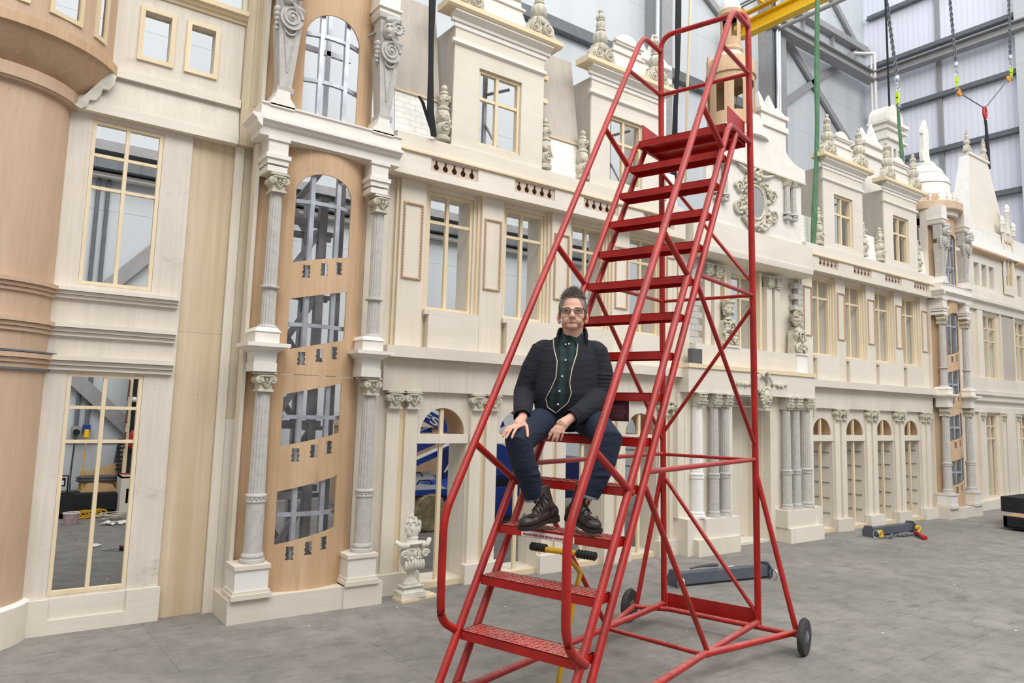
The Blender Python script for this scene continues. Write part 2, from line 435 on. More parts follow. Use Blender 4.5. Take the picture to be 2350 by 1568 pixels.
t = tag(MB().tube([(17.6, 11.75, 12.72), (17.6, 1.5, 12.72)], .06, 12).build('pipe', 'beam'), 'pale grey horizontal pipe below the yellow crane beam', 'pipe')

# slings, chains and hoists hanging from the crane hooks (the hooks are above the picture)
def strap(name, pts, w, mat, label, group=None, loop=.0):
    """flat webbing: a ribbon with thickness along a path"""
    b = MB(); P = [Vector(p) for p in pts]
    for i in range(len(P)-1):
        a, c = P[i], P[i+1]; wa = w*(1+.25*sin(i*1.9)); wc = w*(1+.25*sin((i+1)*1.9)); th = .012
        b.hexa([(a.x-wa/2, a.y-th, a.z), (a.x+wa/2, a.y-th, a.z), (a.x+wa/2, a.y+th, a.z), (a.x-wa/2, a.y+th, a.z),
                (c.x-wc/2, c.y-th, c.z), (c.x+wc/2, c.y-th, c.z), (c.x+wc/2, c.y+th, c.z), (c.x-wc/2, c.y+th, c.z)])
    o = b.build(name, mat); return tag(o, label, 'strap', group)
s = strap('lifting_sling', [(3.235, 5.83, 4.18), (3.17, 5.8, 4.4), (3.145, 5.78, 4.8), (3.135, 5.78, 5.1), (3.13, 5.78, 5.5), (3.115, 5.8, 7.5)], .052, 'black', 'black lifting sling hanging in front of the grey roof beside the stair tower')
s2 = strap('lifting_sling', [(3.10, 5.9, 4.56), (3.13, 5.88, 4.5), (3.17, 5.86, 4.36), (3.235, 5.84, 4.19)], .02, 'black', 'thin black strap tail lying on the white roof tiles below the black sling')
strap('lifting_sling', [(7.6, 6.76, 4.6), (7.61, 6.75, 5.1), (7.64, 6.75, 6.0), (7.68, 6.75, 6.6), (7.69, 6.75, 7.2), (7.72, 6.75, 9.5)], .085, 'black', 'black lifting sling hanging behind the top of the red ladder')
strap('lifting_sling', [(9.63, 5.88, 4.17), (9.68, 5.88, 4.6), (9.8, 5.9, 5.5), (9.87, 5.92, 6.1), (9.92, 5.94, 6.75), (9.95, 5.95, 7.3), (10.06, 5.95, 9.5)], .1, 'green', 'long green lifting sling reaching down to the cornice right of the gable')
strap('lifting_sling', [(13.31, 6.32, 6.1), (13.27, 6.3, 6.5), (13.2, 6.3, 7.0), (13.18, 6.3, 7.42)], .09, 'green', 'short green sling below a lime hoist fitting beside the tall arched chimney')
strap('lifting_sling', [(17.36, 6.4, 7.15), (17.34, 6.4, 7.6), (17.31, 6.4, 8.1), (17.29, 6.4, 8.24)], .12, 'black', 'black sling hanging from the red lifting ring above the tapering roof')

def chain(a, b, n, r=.035):
    m = MB(); a, b = Vector(a), Vector(b)
    for i in range(n):
        p = a.lerp(b, (i+.5)/n)
        m.torus(p, r, r*.3, axis='y' if i % 2 else 'x', n=8, m=5, sx=.6 if i % 2 else .6, sz=1.5)
    return m
def hoist(top, bot, label):
    t = thing('chain_hoist', label, 'chain hoist', bot, group='chain hoists under the crane')
    chain(top, (bot[0], bot[1], bot[2]+.5), 30, .04).build('chain', 'beam_d', t)
    x, y, z = bot
    MB().ball((x, y, z+.46), .05, .05, .08).torus((x+.01, y, z+.28), .06, .018, n=12, a0=-2.2, a1=2.2).box(x-.02, x+.02, y-.02, y+.02, z+.3, z+.42).build('hook', 'chrome', t)
    b = MB(); b.cbox((x+.01, y, z+.14), .07, .05, .12).cbox((x, y, z+.04), .05, .04, .12); b.build('load_fitting', 'lime', t)
    MB().cbox((x+.02, y, z-.06), .09, .05, .05).build('shackle', 'steel', t)
    return t
hoist((12.82, 6.3, 9.6), (13.17, 6.3, 7.45), 'chain hoist with lime fitting above the green sling by the arched chimney')
hoist((15.72, 6.4, 10.9), (15.93, 6.4, 8.62), 'left chain hoist with lime fitting holding the red ring bridle')
hoist((18.97, 6.4, 12.2), (18.86, 6.4, 9.72), 'right chain hoist with lime fitting, close to the picture edge')
t = thing('wire_bridle', 'two leg wire bridle with orange thimbles meeting in a red ring', 'bridle', (17.28, 6.4, 8.4))
MB().torus((17.28, 6.4, 8.4), .1, .025, n=18, sx=.75, sz=1.3).build('ring', 'redplain', t)
for p in ((16.03, 8.5), (18.68, 9.6)):
    MB().tube([(p[0], 6.4, p[1]), (17.28, 6.4, 8.5)], .014, 6).build('wire', 'beam_d', t)
    MB().torus((p[0], 6.4, p[1]), .05, .03, n=12).build('thimble', 'orange', t)
tag(MB().tube([(12.83, 6.3, 9.5), (12.86, 6.3, 7.3)], .018, 6).build('control_cable', 'black'), 'thin black cable hanging beside the left chain hoist', 'cable')
tag(MB().tube([(7.95, 6.7, 9), (7.83, 6.7, 6.2), (7.79, 6.7, 4.7)], .022, 6).build('rope', 'pine'), 'pale yellow rope hanging beside the black sling behind the ladder', 'rope')
# ------------------------------------------------------------------ carved ornament meshes
def ionic(w, h, d):
    b = MB(); b.box(-.40*w, .40*w, -.5*d, .5*d, 0, .08*h).box(-.36*w, .36*w, -.46*d, .5*d, .08*h, .13*h)
    b.frustum(-.30*w, .30*w, -.40*d, .5*d, .12*h, -.36*w, .36*w, -.42*d, .5*d, .88*h)
    for s in (-1, 1):
        c = (s*.335*w, -.1*d, .60*h); b.lathe([(.20*w, -.40*d), (.21*w, -.36*d), (.21*w, .5*d)], c, 22, axis='y')
        b.spiral((s*.335*w, -.50*d, .60*h), .185*w, .034*w, 2, s, pi/2, 34); b.ball((s*.335*w, -.53*d, .60*h), .045*w)
    b.tube([(-.33*w, -.5*d, .79*h), (-.12*w, -.52*d, .80*h), (.12*w, -.52*d, .80*h), (.33*w, -.5*d, .79*h)], .05*h, 8)
    b.box(-.5*w, .5*w, -.56*d, .5*d, .88*h, .94*h).box(-.46*w, .46*w, -.52*d, .5*d, .94*h, h)
    for k in range(-3, 4):
        a = k*.40; b.ball((sin(a)*.20*w, -.47*d, .62*h-cos(a)*.34*h), .034*w, .13*d, .15*h, 8, 6, Matrix.Rotation(a, 3, 'Y'))
    b.ball((0, -.5*d, .58*h), .06*w, .12*d, .09*h)
    for k in range(-2, 3): b.ball((k*.055*w, -.5*d, .73*h), .02*w, .08*d, .05*h, 6, 5)
    return b.mesh('ionic', 'plaster')
def corinth(w, h, d):
    b = MB(); b.box(-.36*w, .36*w, -.46*d, .5*d, 0, .08*h); b.frustum(-.33*w, .33*w, -.4*d, .5*d, .08*h, -.42*w, .42*w, -.5*d, .5*d, .85*h)
    for row, z in ((0, .26), (1, .52)):
        for k in range(-2, 3):
            x = (k+.5*row)*.2*w
            if abs(x) > .44*w: continue
            b.ball((x, -.48*d, z*h), .09*w, .14*d, .18*h, 8, 6); b.ball((x, -.6*d, (z+.15)*h), .07*w, .1*d, .05*h, 8, 6)
    for s in (-1, 1):
        b.spiral((s*.36*w, -.55*d, .76*h), .12*w, .03*w, 1.6, s, pi/2, 20)
        b.ball((s*.15*w, -.55*d, .76*h), .07*w, .1*d, .07*h, 8, 6)
    b.box(-.5*w, .5*w, -.62*d, .5*d, .88*h, h)
    return b.mesh('corinthian', 'plaster')
def shaft(r, h, n=20, plain_to=0, ring=None, mat='stone'):
    """classical column, fluted above plain_to"""
    b = MB(); N = n*4
    if plain_to:
        b.lathe([(1.55*r, 0), (1.6*r, .014), (1.55*r, .03), (1.3*r, .036), (1.42*r, .05), (1.36*r, .066), (1.18*r, .075), (1.16*r, plain_to-.035), (1.3*r, plain_to-.03), (1.32*r, plain_to-.018),
                 (1.2*r, plain_to-.012), (1.2*r, plain_to+.008), (1.34*r, plain_to+.012), (1.34*r, plain_to+.024), (1.1*r, plain_to+.034)], n=32)
        for k in range(14): a = 2*pi*k/14; b.ball((1.24*r*cos(a), 1.24*r*sin(a), plain_to-.002), .009, u=6, v=4)
        z0 = plain_to+.034
    else:
        b.lathe([(1.5*r, 0), (1.52*r, .012), (1.4*r, .022), (1.12*r, .028)], n=32); z0 = .028
    b.lathe([(1.06*r, z0), (.92*r, h)], n=N, flute=lambda q: (n, .11))
    for q in ring or []: b.lathe([(1.1*r, q-.012), (1.4*r, q-.008), (1.46*r, q), (1.4*r, q+.008), (1.1*r, q+.012)], n=32)
    return b.mesh('shaft', mat)
def herm(h):
    """tapering bracket with scroll and ram head, 0..h"""
    b = MB(); b.frustum(-.075, .075, -.05, .08, 0, -.075, .075, -.06, .08, .045).frustum(-.06, .06, -.05, .08, .045, -.055, .055, -.05, .08, .06)
    b.frustum(-.055, .055, -.05, .08, .06, -.105, .105, -.085, .08, .60)
    for s in (-1, 1): b.tube([(0, -.062, .17), (s*.05, -.083, .5)], .006, 6)
    b.torus((0, -.09, .53), .052, .009, n=16, a0=pi, a1=2*pi)
    b.disc((0, -.05, .62), .105, .13); b.spiral((0, -.118, .62), .09, .014, 2, 1, 0, 40); b.ball((0, -.12, .62), .022)
    for k in range(5): b.ball((-.115, -.05, .52+.04*k), .018+.004*k, u=8, v=6)
    b.frustum(-.09, .09, -.08, .08, .68, -.1, .1, -.05, .08, h)
    b.ball((-.02, -.1, .80), .07, .06, .085, 12, 9).ball((-.055, -.15, .775), .03, .03, .035).ball((-.045, -.14, .735), .028, .03, .022)
    b.ball((-.065, -.145, .83), .016).ball((-.03, -.155, .835), .014)
    b.spiral((.045, -.135, .83), .06, .022, 1.4, 1, pi*.6, 26); 
    for k in range(12): a = k*.52; b.ball((.045+.06*cos(a), -.15, .83+.055*sin(a)), .012, u=6, v=4)
    for k in range(9): b.tube([(-.02+.012*k, -.135+.002*k, .745-.004*k), (.015+.011*k, -.128, .70), (.045+.006*k, -.11, .655)], [.008, .009, .004], 6)
    random.seed(3)
    for k in range(16): b.ball((random.uniform(-.085, .085), -.09-random.random()*.04, random.uniform(.88, h-.02)), random.uniform(.018, .034), u=8, v=6)
    b.box(-.1, .1, -.06, .08, h-.012, h)
    return b.mesh('herm', 'stone')
def finial():
    """bulbous cast finial on a scrolled foot, .65 high"""
    b = MB(); b.box(-.1, .1, -.05, .06, 0, .2)
    for s in (-1, 1):
        b.disc((s*.085, -.01, .085), .078, .11); b.spiral((s*.085, -.07, .085), .066, .014, 1.9, s, pi/2, 30); b.ball((s*.085, -.075, .085), .02)
        b.disc((s*.16, -.01, .03), .035, .09); b.tube([(s*.19, -.03, .02), (s*.15, -.05, .1), (s*.07, -.05, .19)], .016, 8)
    for k in range(-2, 3): b.ball((k*.025, -.06, .17), .014, .02, .04, 6, 5)
    pr = [(.05, .19), (.062, .2), (.055, .225), (.075, .24), (.092, .29), (.088, .33), (.06, .365), (.04, .375), (.055, .385), (.055, .4), (.04, .41), (.05, .43), (.058, .46), (.045, .49), (.035, .5), (.045, .508), (.044, .52), (.03, .53), (.036, .55), (.034, .58), (.02, .6), (.028, .612), (.03, .63), (.018, .65), (.004, .655)]
    b.lathe(pr, (0, 0, 0), 40, flute=lambda h: (10, .14) if .235 < h < .35 or .42 < h < .5 else None)
    for k in range(8): a = 2*pi*k/8; b.ball((.042*cos(a), .042*sin(a), .545), .014, .014, .03, 6, 5)
    return b.mesh('finial', 'plaster')
def side_finial():
    b = MB(); pr = [(.075, 0), (.078, .03), (.05, .05), (.066, .07), (.075, .11), (.07, .15), (.045, .175), (.062, .19), (.07, .225), (.062, .28), (.05, .3), (.062, .31), (.06, .33), (.038, .345), (.055, .38), (.056, .43), (.036, .46), (.045, .47), (.04, .49), (.022, .5), (.034, .52), (.026, .555), (.004, .57)]
    b.lathe(pr, n=28, flute=lambda h: (8, .1) if h in (.11, .15, .38, .43) else None); random.seed(5)
    for k in range(26):
        a = random.uniform(pi, 2*pi); z = random.choice([.1, .12, .22, .25, .4, .42]); b.ball((.06*cos(a), .06*sin(a), z+random.uniform(-.03, .03)), random.uniform(.012, .022), u=7, v=5)
    b.spiral((0, -.07, .12), .05, .013, 1.6, 1, 0, 24)
    return b.mesh('side_finial', 'plaster')
def urn_mesh(s=1.0):
    """flaming garden urn, .7 high"""
    b = MB()
    b.box(-.12, .12, -.1, .1, 0, .05).frustum(-.105, .105, -.09, .09, .05, -.075, .075, -.065, .065, .09).box(-.1, .1, -.085, .085, .085, .1)
    for k in range(12): b.ball((-.09+.0164*k, -.088, .10), .01, u=6, v=4)
    pr = [(.07, .10), (.075, .12), (.05, .15), (.036, .19), (.038, .21), (.05, .22), (.075, .25), (.105, .3), (.118, .36), (.115, .4), (.09, .44), (.1, .455), (.14, .465), (.15, .475), (.06, .48), (.052, .5), (.06, .515), (.05, .53), (.06, .55), (.075, .585), (.07, .62), (.045, .65), (.055, .66), (.04, .685), (.004, .71)]
    b.lathe(pr, n=40, sy=.8, flute=lambda h: (9, .12) if .24 < h < .32 else None)
    for s_ in (-1, 1): b.tube([(s_*.06, -.1, .462), (s_*.12, -.08, .455), (s_*.165, -.02, .49)], [.016, .02, .024], 8); b.spiral((s_*.1, -.1, .385), .035, .012, 1.6, s_, 0, 22)
    for k in range(-3, 4): b.ball((k*.028, -.105+abs(k)*.006, .30-abs(k)*.004), .016, .02, .045, 8, 6)
    random.seed(11)
    for k in range(26):
        x = random.uniform(-.085, .085); b.ball((x, -.098+x*x*3, .385+random.uniform(-.045, .05)), random.uniform(.01, .02), u=7, v=5)
    for k in range(18):
        a = random.uniform(pi, 2*pi); b.ball((.07*cos(a), .055*sin(a), random.uniform(.55, .66)), .014, .012, .026, 7, 5)
    for k in range(6): b.ball((random.uniform(-.03, .03), random.uniform(-.03, .0), .68+.008*k), .016, u=7, v=5)
    return b.mesh('urn', 'plaster_w')
ION_P = ionic(.165, .16, .12); ION_T = ionic(.152, .155, .15); ION_F = ionic(.18, .13, .17); COR = corinth(.17, .17, .16); COR_S = corinth(.13, .115, .1)
SH_LO = shaft(.060, 1.305, 16, .485); SH_HI = shaft(.053, 1.10, 16, 0, [.33])
HERM = herm(.94); FIN = finial(); SFIN = side_finial(); URN = urn_mesh()

# ------------------------------------------------------------------ joinery helpers
def frame_mb(b, x0, x1, z0, z1, y, mulls=(), trans=(), w=.034, d=.045, bw=.03):
    b.box(x0, x0+w, y, y+d, z0, z1).box(x1-w, x1, y, y+d, z0, z1).box(x0+w, x1-w, y, y+d, z0, z0+w).box(x0+w, x1-w, y, y+d, z1-w, z1)
    for m in mulls: b.box(m-bw/2, m+bw/2, y+.004, y+d-.004, z0+w, z1-w)
    for t in trans: b.box(x0+w, x1-w, y+.009, y+d-.009, t-bw*.45, t+bw*.45)
    return b
def reveal_mb(b, x0, x1, z0, z1, y0, y1, th=.018, bottom=True):
    b.box(x0-th, x0, y0, y1, z0, z1).box(x1, x1+th, y0, y1, z0, z1).box(x0-th, x1+th, y0, y1, z1, z1+th)
    if bottom: b.box(x0-th, x1+th, y0, y1, z0-th, z0)
    return b
def baluster_hole(x, z, w, h):
    """drop shaped cut-out: narrow neck, wide belly"""
    p = [(.30, 1), (.16, .9), (.18, .66), (.46, .42), (.5, .28), (.38, .12), (.15, .0)]
    return [(x-a*w, z+c*h) for a, c in p[::-1]][::-1]+[(x+a*w, z+c*h) for a, c in p[::-1]]
def wavy_hole(x, z, w, h):
    """spiral stair baluster slot with scalloped sides"""
    side = [(.5, 0), (.5, .12), (.36, .22), (.5, .36), (.52, .5), (.38, .62), (.5, .76), (.42, .88), (.5, 1)]
    return [(x-a*w, z+c*h) for a, c in side[::-1]]+[(x+a*w, z+c*h) for a, c in side]
def beaded_frame(x0, x1, z0, z1, y):
    b = MB(); w = .017
    b.box(x0, x0+w, y-.014, y+.002, z0, z1).box(x1-w, x1, y-.014, y+.002, z0, z1).box(x0+w, x1-w, y-.014, y+.002, z0, z0+w).box(x0+w, x1-w, y-.014, y+.002, z1-w, z1)
    n = int((z1-z0)/.026)
    for i in range(n):
        z = z0+(i+.5)*(z1-z0)/n
        for x in (x0+w/2, x1-w/2): b.cbox((x, y-.016, z), .011, .012, .015)
    n = int((x1-x0)/.026)
    for i in range(1, n-1):
        x = x0+(i+.5)*(x1-x0)/n
        for z in (z0+w/2, z1-w/2): b.cbox((x, y-.016, z), .015, .012, .011)
    return b

# ------------------------------------------------------------------ the regular wings between the towers
def wing(x0, x1, pils, pairs, panels, tiles, greys, label, doors=False, half=None):
    t = thing('facade_wing', label, 'plywood facade', ((x0+x1)/2, 5.95, 0), group='plywood building facade')
    # ground storey
    AY = 5.985; holes = []; bays = [((a+b)/2) for a, b in zip(pairs, pairs[1:])]
    for c in bays:
        holes += [rect(c-.266, c+.266, .055, 1.30), arch(c-.243, c+.243, 1.388, 1.39, 18)]
    MB().cut(rect(x0, x1, 0, 1.80), holes, AY, AY+.018).build('ground_wall', 'ply_low', t)
    for c in bays:
        b = reveal_mb(MB(), c-.266, c+.266, .055, 1.30, AY+.018, 6.30)
        f = b.build('door_reveal', 'plyz', t)
        if doors:
            q = MB()
            for k in range(5): q.box(c+.25, c+.264, AY+.05, 6.28, .25+.22*k, .256+.22*k)
            q.build('groove', 'beam_d', f)
        b = MB(); n = 18
        for i in range(n):
            a0, a1 = pi*i/n, pi*(i+1)/n; r, R = .243, .258
            b.hexa([(c+r*cos(a0), AY+.018, 1.39+r*sin(a0)), (c+r*cos(a0), 6.30, 1.39+r*sin(a0)), (c+R*cos(a0), 6.30, 1.39+R*sin(a0)), (c+R*cos(a0), AY+.018, 1.39+R*sin(a0)),
                    (c+r*cos(a1), AY+.018, 1.39+r*sin(a1)), (c+r*cos(a1), 6.30, 1.39+r*sin(a1)), (c+R*cos(a1), 6.30, 1.39+R*sin(a1)), (c+R*cos(a1), AY+.018, 1.39+R*sin(a1))])
        b.box(c-.243, c+.243, AY+.018, 6.30, 1.372, 1.388); b.build('arch_lining', 'okoume_d', t)
        b = MB().box(c-.02, c+.018, AY+.02, AY+.05, .055, 1.30).box(c-.02, c+.018, AY+.02, AY+.05, 1.388, 1.63)
        b.build('mullion', 'pine', t)
        MB().box(c-.285, c+.285, AY-.012, AY+.03, 1.302, 1.386).build('transom', 'plyz', t)
        MB().box(c-.27, c+.27, AY-.03, 6.3, 0, .052).build('door_sill', 'pinex', t)
    for p in pairs:
        xs = [q for q in (p-.092, p+.092) if x0+.04 < q < x1-.04]
        if half and abs(p-half[0]) < .01: xs = [half[1]]
        for x in xs:
            MB().box(x-.063, x+.063, 5.95, AY, .18, 1.617).build('pilaster', 'plyz', t)
            place(ION_P, 'capital', t, (x, 5.965, 1.617))
        if xs:
            MB().box(max(x0, min(xs)-.115), min(x1, max(xs)+.115), 5.89, AY, 0, .178).build('plinth_block', 'ply', t)
        if len(xs) == 2: MB().box(p-.028, p+.028, AY-.006, AY, .18, 1.777).build('recess_board', 'pine', t)
    MB().box(x0, x1, 5.93, 6.1, 1.778, 2.078).build('fascia', 'ply_low', t)
    MB().box(x0-.02, x1, 5.83, 6.1, 2.078, 2.18).build('ledge', 'ply', t)
    # first floor
    WY = 6.03; bays = [(a+b)/2 for a, b in zip(pils, pils[1:])]
    MB().cut(rect(x0, x1, 2.18, 3.77), [rect(c-.258, c+.262, 2.56, 3.72) for c in bays], WY, WY+.018).build('upper_wall', 'plyz', t)
    for c in bays:
        reveal_mb(MB(), c-.258, c+.262, 2.56, 3.72, WY+.018, 6.33).build('window_reveal', 'ply', t)
        frame_mb(MB(), c-.256, c+.26, 2.56, 3.718, WY+.02, (c-.03,), (3.425,), .03, .045, .034).build('window_frame', 'pine', t)
        b = MB().box(c-.262, c+.3, 5.94, WY-.001, 2.18, 2.552).box(c-.305, c-.262, 5.945, 5.985, 2.505, 2.55)
        b.build('apron_panel', 'ply', t)
    for p in pils:
        MB().box(max(x0, p-.132), min(x1, p+.132), 5.97, WY, 2.18, 3.768).build('pilaster', 'plyz', t)
        MB().box(p+.134, p+.165, 6.0, WY, 2.18, 3.768).build('batten', 'pine', t)
        MB().box(p-.162, p-.134, 6.0, WY, 2.18, 3.768).build('batten', 'pine', t)
        beaded_frame(p-.103, p+.103, 2.818, 3.543, 5.97).build('beaded_frame', 'turret', t)
    # cornice with pierced panels, parapet
    MB().box(x0-.04, x1, 5.86, 6.1, 3.765, 3.78).build('soffit', 'ply_low', t)
    MB().cut(rect(x0-.04, x1, 3.765, 3.985), [rect(p-.265, p+.265, 3.845, 3.972) for p in panels], 5.84, 5.86).build('cornice_band', 'ply', t)
    for p in panels:
        o = MB().cut(rect(p-.268, p+.268, 3.842, 3.975), [baluster_hole(p-.2+.1*k, 3.868, .062, .092) for k in range(5)], 5.855, 5.868).build('pierced_panel', 'panelgrey', t)
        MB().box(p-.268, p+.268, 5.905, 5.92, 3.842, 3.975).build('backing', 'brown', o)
    MB().box(x0-.02, x1, 5.815, 6.1, 3.985, 4.003).build('moulding', 'pinex', t)
    MB().profile_x([(5.865, 4.003), (5.865, 4.165), (5.90, 4.172), (6.1, 4.172), (6.1, 4.003)], x0-.005, x1).build('parapet', 'ply', t)
    for a, b in tiles:
        MB().hexa([(a, 5.97, 4.172), (b, 5.97, 4.172), (b, 5.985, 4.172), (a, 5.985, 4.172), (a, 6.02, 4.62), (b, 6.02, 4.62), (b, 6.035, 4.62), (a, 6.035, 4.62)]).build('tiled_roof', 'tiles', t)
    for a, b in greys:
        MB().hexa([(a, 6.035, 4.60), (b, 6.035, 4.60), (b, 6.05, 4.60), (a, 6.05, 4.60), (a, 6.2, 5.68), (b, 6.2, 5.68), (b, 6.215, 5.68), (a, 6.215, 5.68)]).build('mansard_panel', 'greyroof', t)
        MB().box(a, b, 6.0, 6.03, 4.612, 4.628).build('roof_lip', 'pinex', t)
    return t

def dormer(c, label, grp='dormers of the plywood facade'):
    t = thing('dormer', label, 'dormer', (c, 5.9, 4.172), group=grp)
    Y = 5.9
    MB().cut(rect(c-.56, c+.56, 4.172, 5.42), [rect(c-.265, c+.268, 4.262, 5.05)], Y, Y+.02).build('dormer_face', 'ply', t)
    reveal_mb(MB(), c-.265, c+.268, 4.262, 5.05, Y+.02, Y+.13).build('window_reveal', 'plyz', t)
    frame_mb(MB(), c-.262, c+.266, 4.262, 5.048, Y+.03, (c-.02,), (4.755,), .03, .05, .034).build('window_frame', 'pine', t)
    b = MB().profile_x([(Y, 5.43), (Y-.03, 5.44), (Y-.03, 5.47), (Y-.09, 5.51), (Y-.09, 5.53), (Y, 5.53)], c-.62, c+.62)
    b.build('cornice_bed', 'cream', t)
    MB().profile_x([(Y, 5.53), (Y-.10, 5.53), (Y-.12, 5.55), (Y-.12, 5.595), (Y, 5.6), (Y+.1, 5.6), (Y+.1, 5.53)], c-.72, c+.72).build('cornice', 'pinex', t)
    b = MB().profile_x([(Y, 5.385), (Y-.014, 5.39), (Y-.014, 5.43), (Y, 5.43)], c-.58, c+.58); b.profile_x([(Y, 5.21), (Y-.03, 5.225), (Y-.03, 5.26), (Y-.012, 5.27), (Y, 5.27)], c-.60, c+.575)
    b.build('string_moulding', 'cream', t)
    for s in (-1, 1):
        MB().prism([(c+s*.56, 4.18), (c+s*.545, 4.18), (c+s*.545, 5.42), (c+s*.56, 5.42)], Y+.02, Y+.42).build('cheek', 'greyroof', t)
    b = MB()
    for z in (5.235, 4.97): b.box(c+.56, c+.66, Y+.05, Y+.1, z-.025, z+.025)
    b.build('stub_batten', 'pinex', t)
    MB().box(c-.30, c-.07, Y+.36, Y+.38, 4.3, 5.3).build('inner_board', 'greyroof', t)
    b = MB().box(c+.0, c+.035, Y+.3, Y+.34, 4.19, 5.3).tube([(c+.02, Y+.3, 4.62), (c+.2, Y+.2, 4.25)], .014, 6).tube([(c+.02, Y+.3, 4.95), (c+.25, Y+.2, 5.04)], .016, 6)
    b.build('inner_frame', 'steel', t)
    # shaped gable above the cornice
    pts = [(c-.46, 5.6)]
    for i in range(9): a = pi/2*i/8; pts.append((c-.46+.24*sin(a), 5.95-.33*cos(a)))
    top = [(c+.17*cos(pi-pi*i/10), 5.985+.11*sin(pi*i/10)) for i in range(11)]
    pts = pts+[(c-.2, 5.95)]+top+[(2*c-x, z) for x, z in ([(c-.2, 5.95)]+pts[::-1])]
    MB().prism(pts, Y-.01, Y+.02).build('shaped_gable', 'cream', t)
    b = MB().box(c-.235, c+.235, Y-.05, Y+.02, 5.955, 5.985).box(c-.215, c+.215, Y-.035, Y+.02, 5.93, 5.955).box(c-.27, c+.27, Y-.03, Y+.02, 5.83, 5.85)
    b.build('gable_moulding', 'cream', t)
    for s in (-1, 1):
        place(FIN, 'finial', t, (c+s*.455, Y-.02, 5.6))
        place(SFIN, 'side_finial', t, (c+s*.635, Y+.05, 4.21))
    return t

P1 = [3.128, 4.036, 4.94, 5.84, 6.70]; Q1 = [3.10, 3.995, 4.89, 5.765, 6.63]
wing(2.88, 6.80, P1, Q1, [3.49, 4.466, 5.40, 6.33], [(2.9, 3.45), (4.6, 5.26), (6.4, 6.8)], [(2.9, 3.40), (4.66, 5.22)], 'pale plywood arcade wing behind the seated man, left of the gabled centrepiece')
P2 = [9.60, 10.495, 11.38, 12.27, 13.17]; Q2 = [9.50, 10.39, 11.29, 12.16, 13.05]
wing(9.43, 13.36, P2, Q2, [9.975, 10.925, 11.88, 12.845], [(9.45, 9.9), (11.1, 11.75), (12.9, 13.33)], [], 'pale plywood arcade wing right of the red ladder, up to the far stair tower', doors=True, half=(9.50, 9.60))
dormer(4.03, 'dormer nearest the left stair tower, its roof scrolls cut by the picture top')
dormer(5.835, 'dormer with carved finials partly behind the red ladder handrail')
dormer(10.52, 'dormer directly right of the long green sling')
dormer(12.31, 'dormer between the arched chimney and the far domed tower')
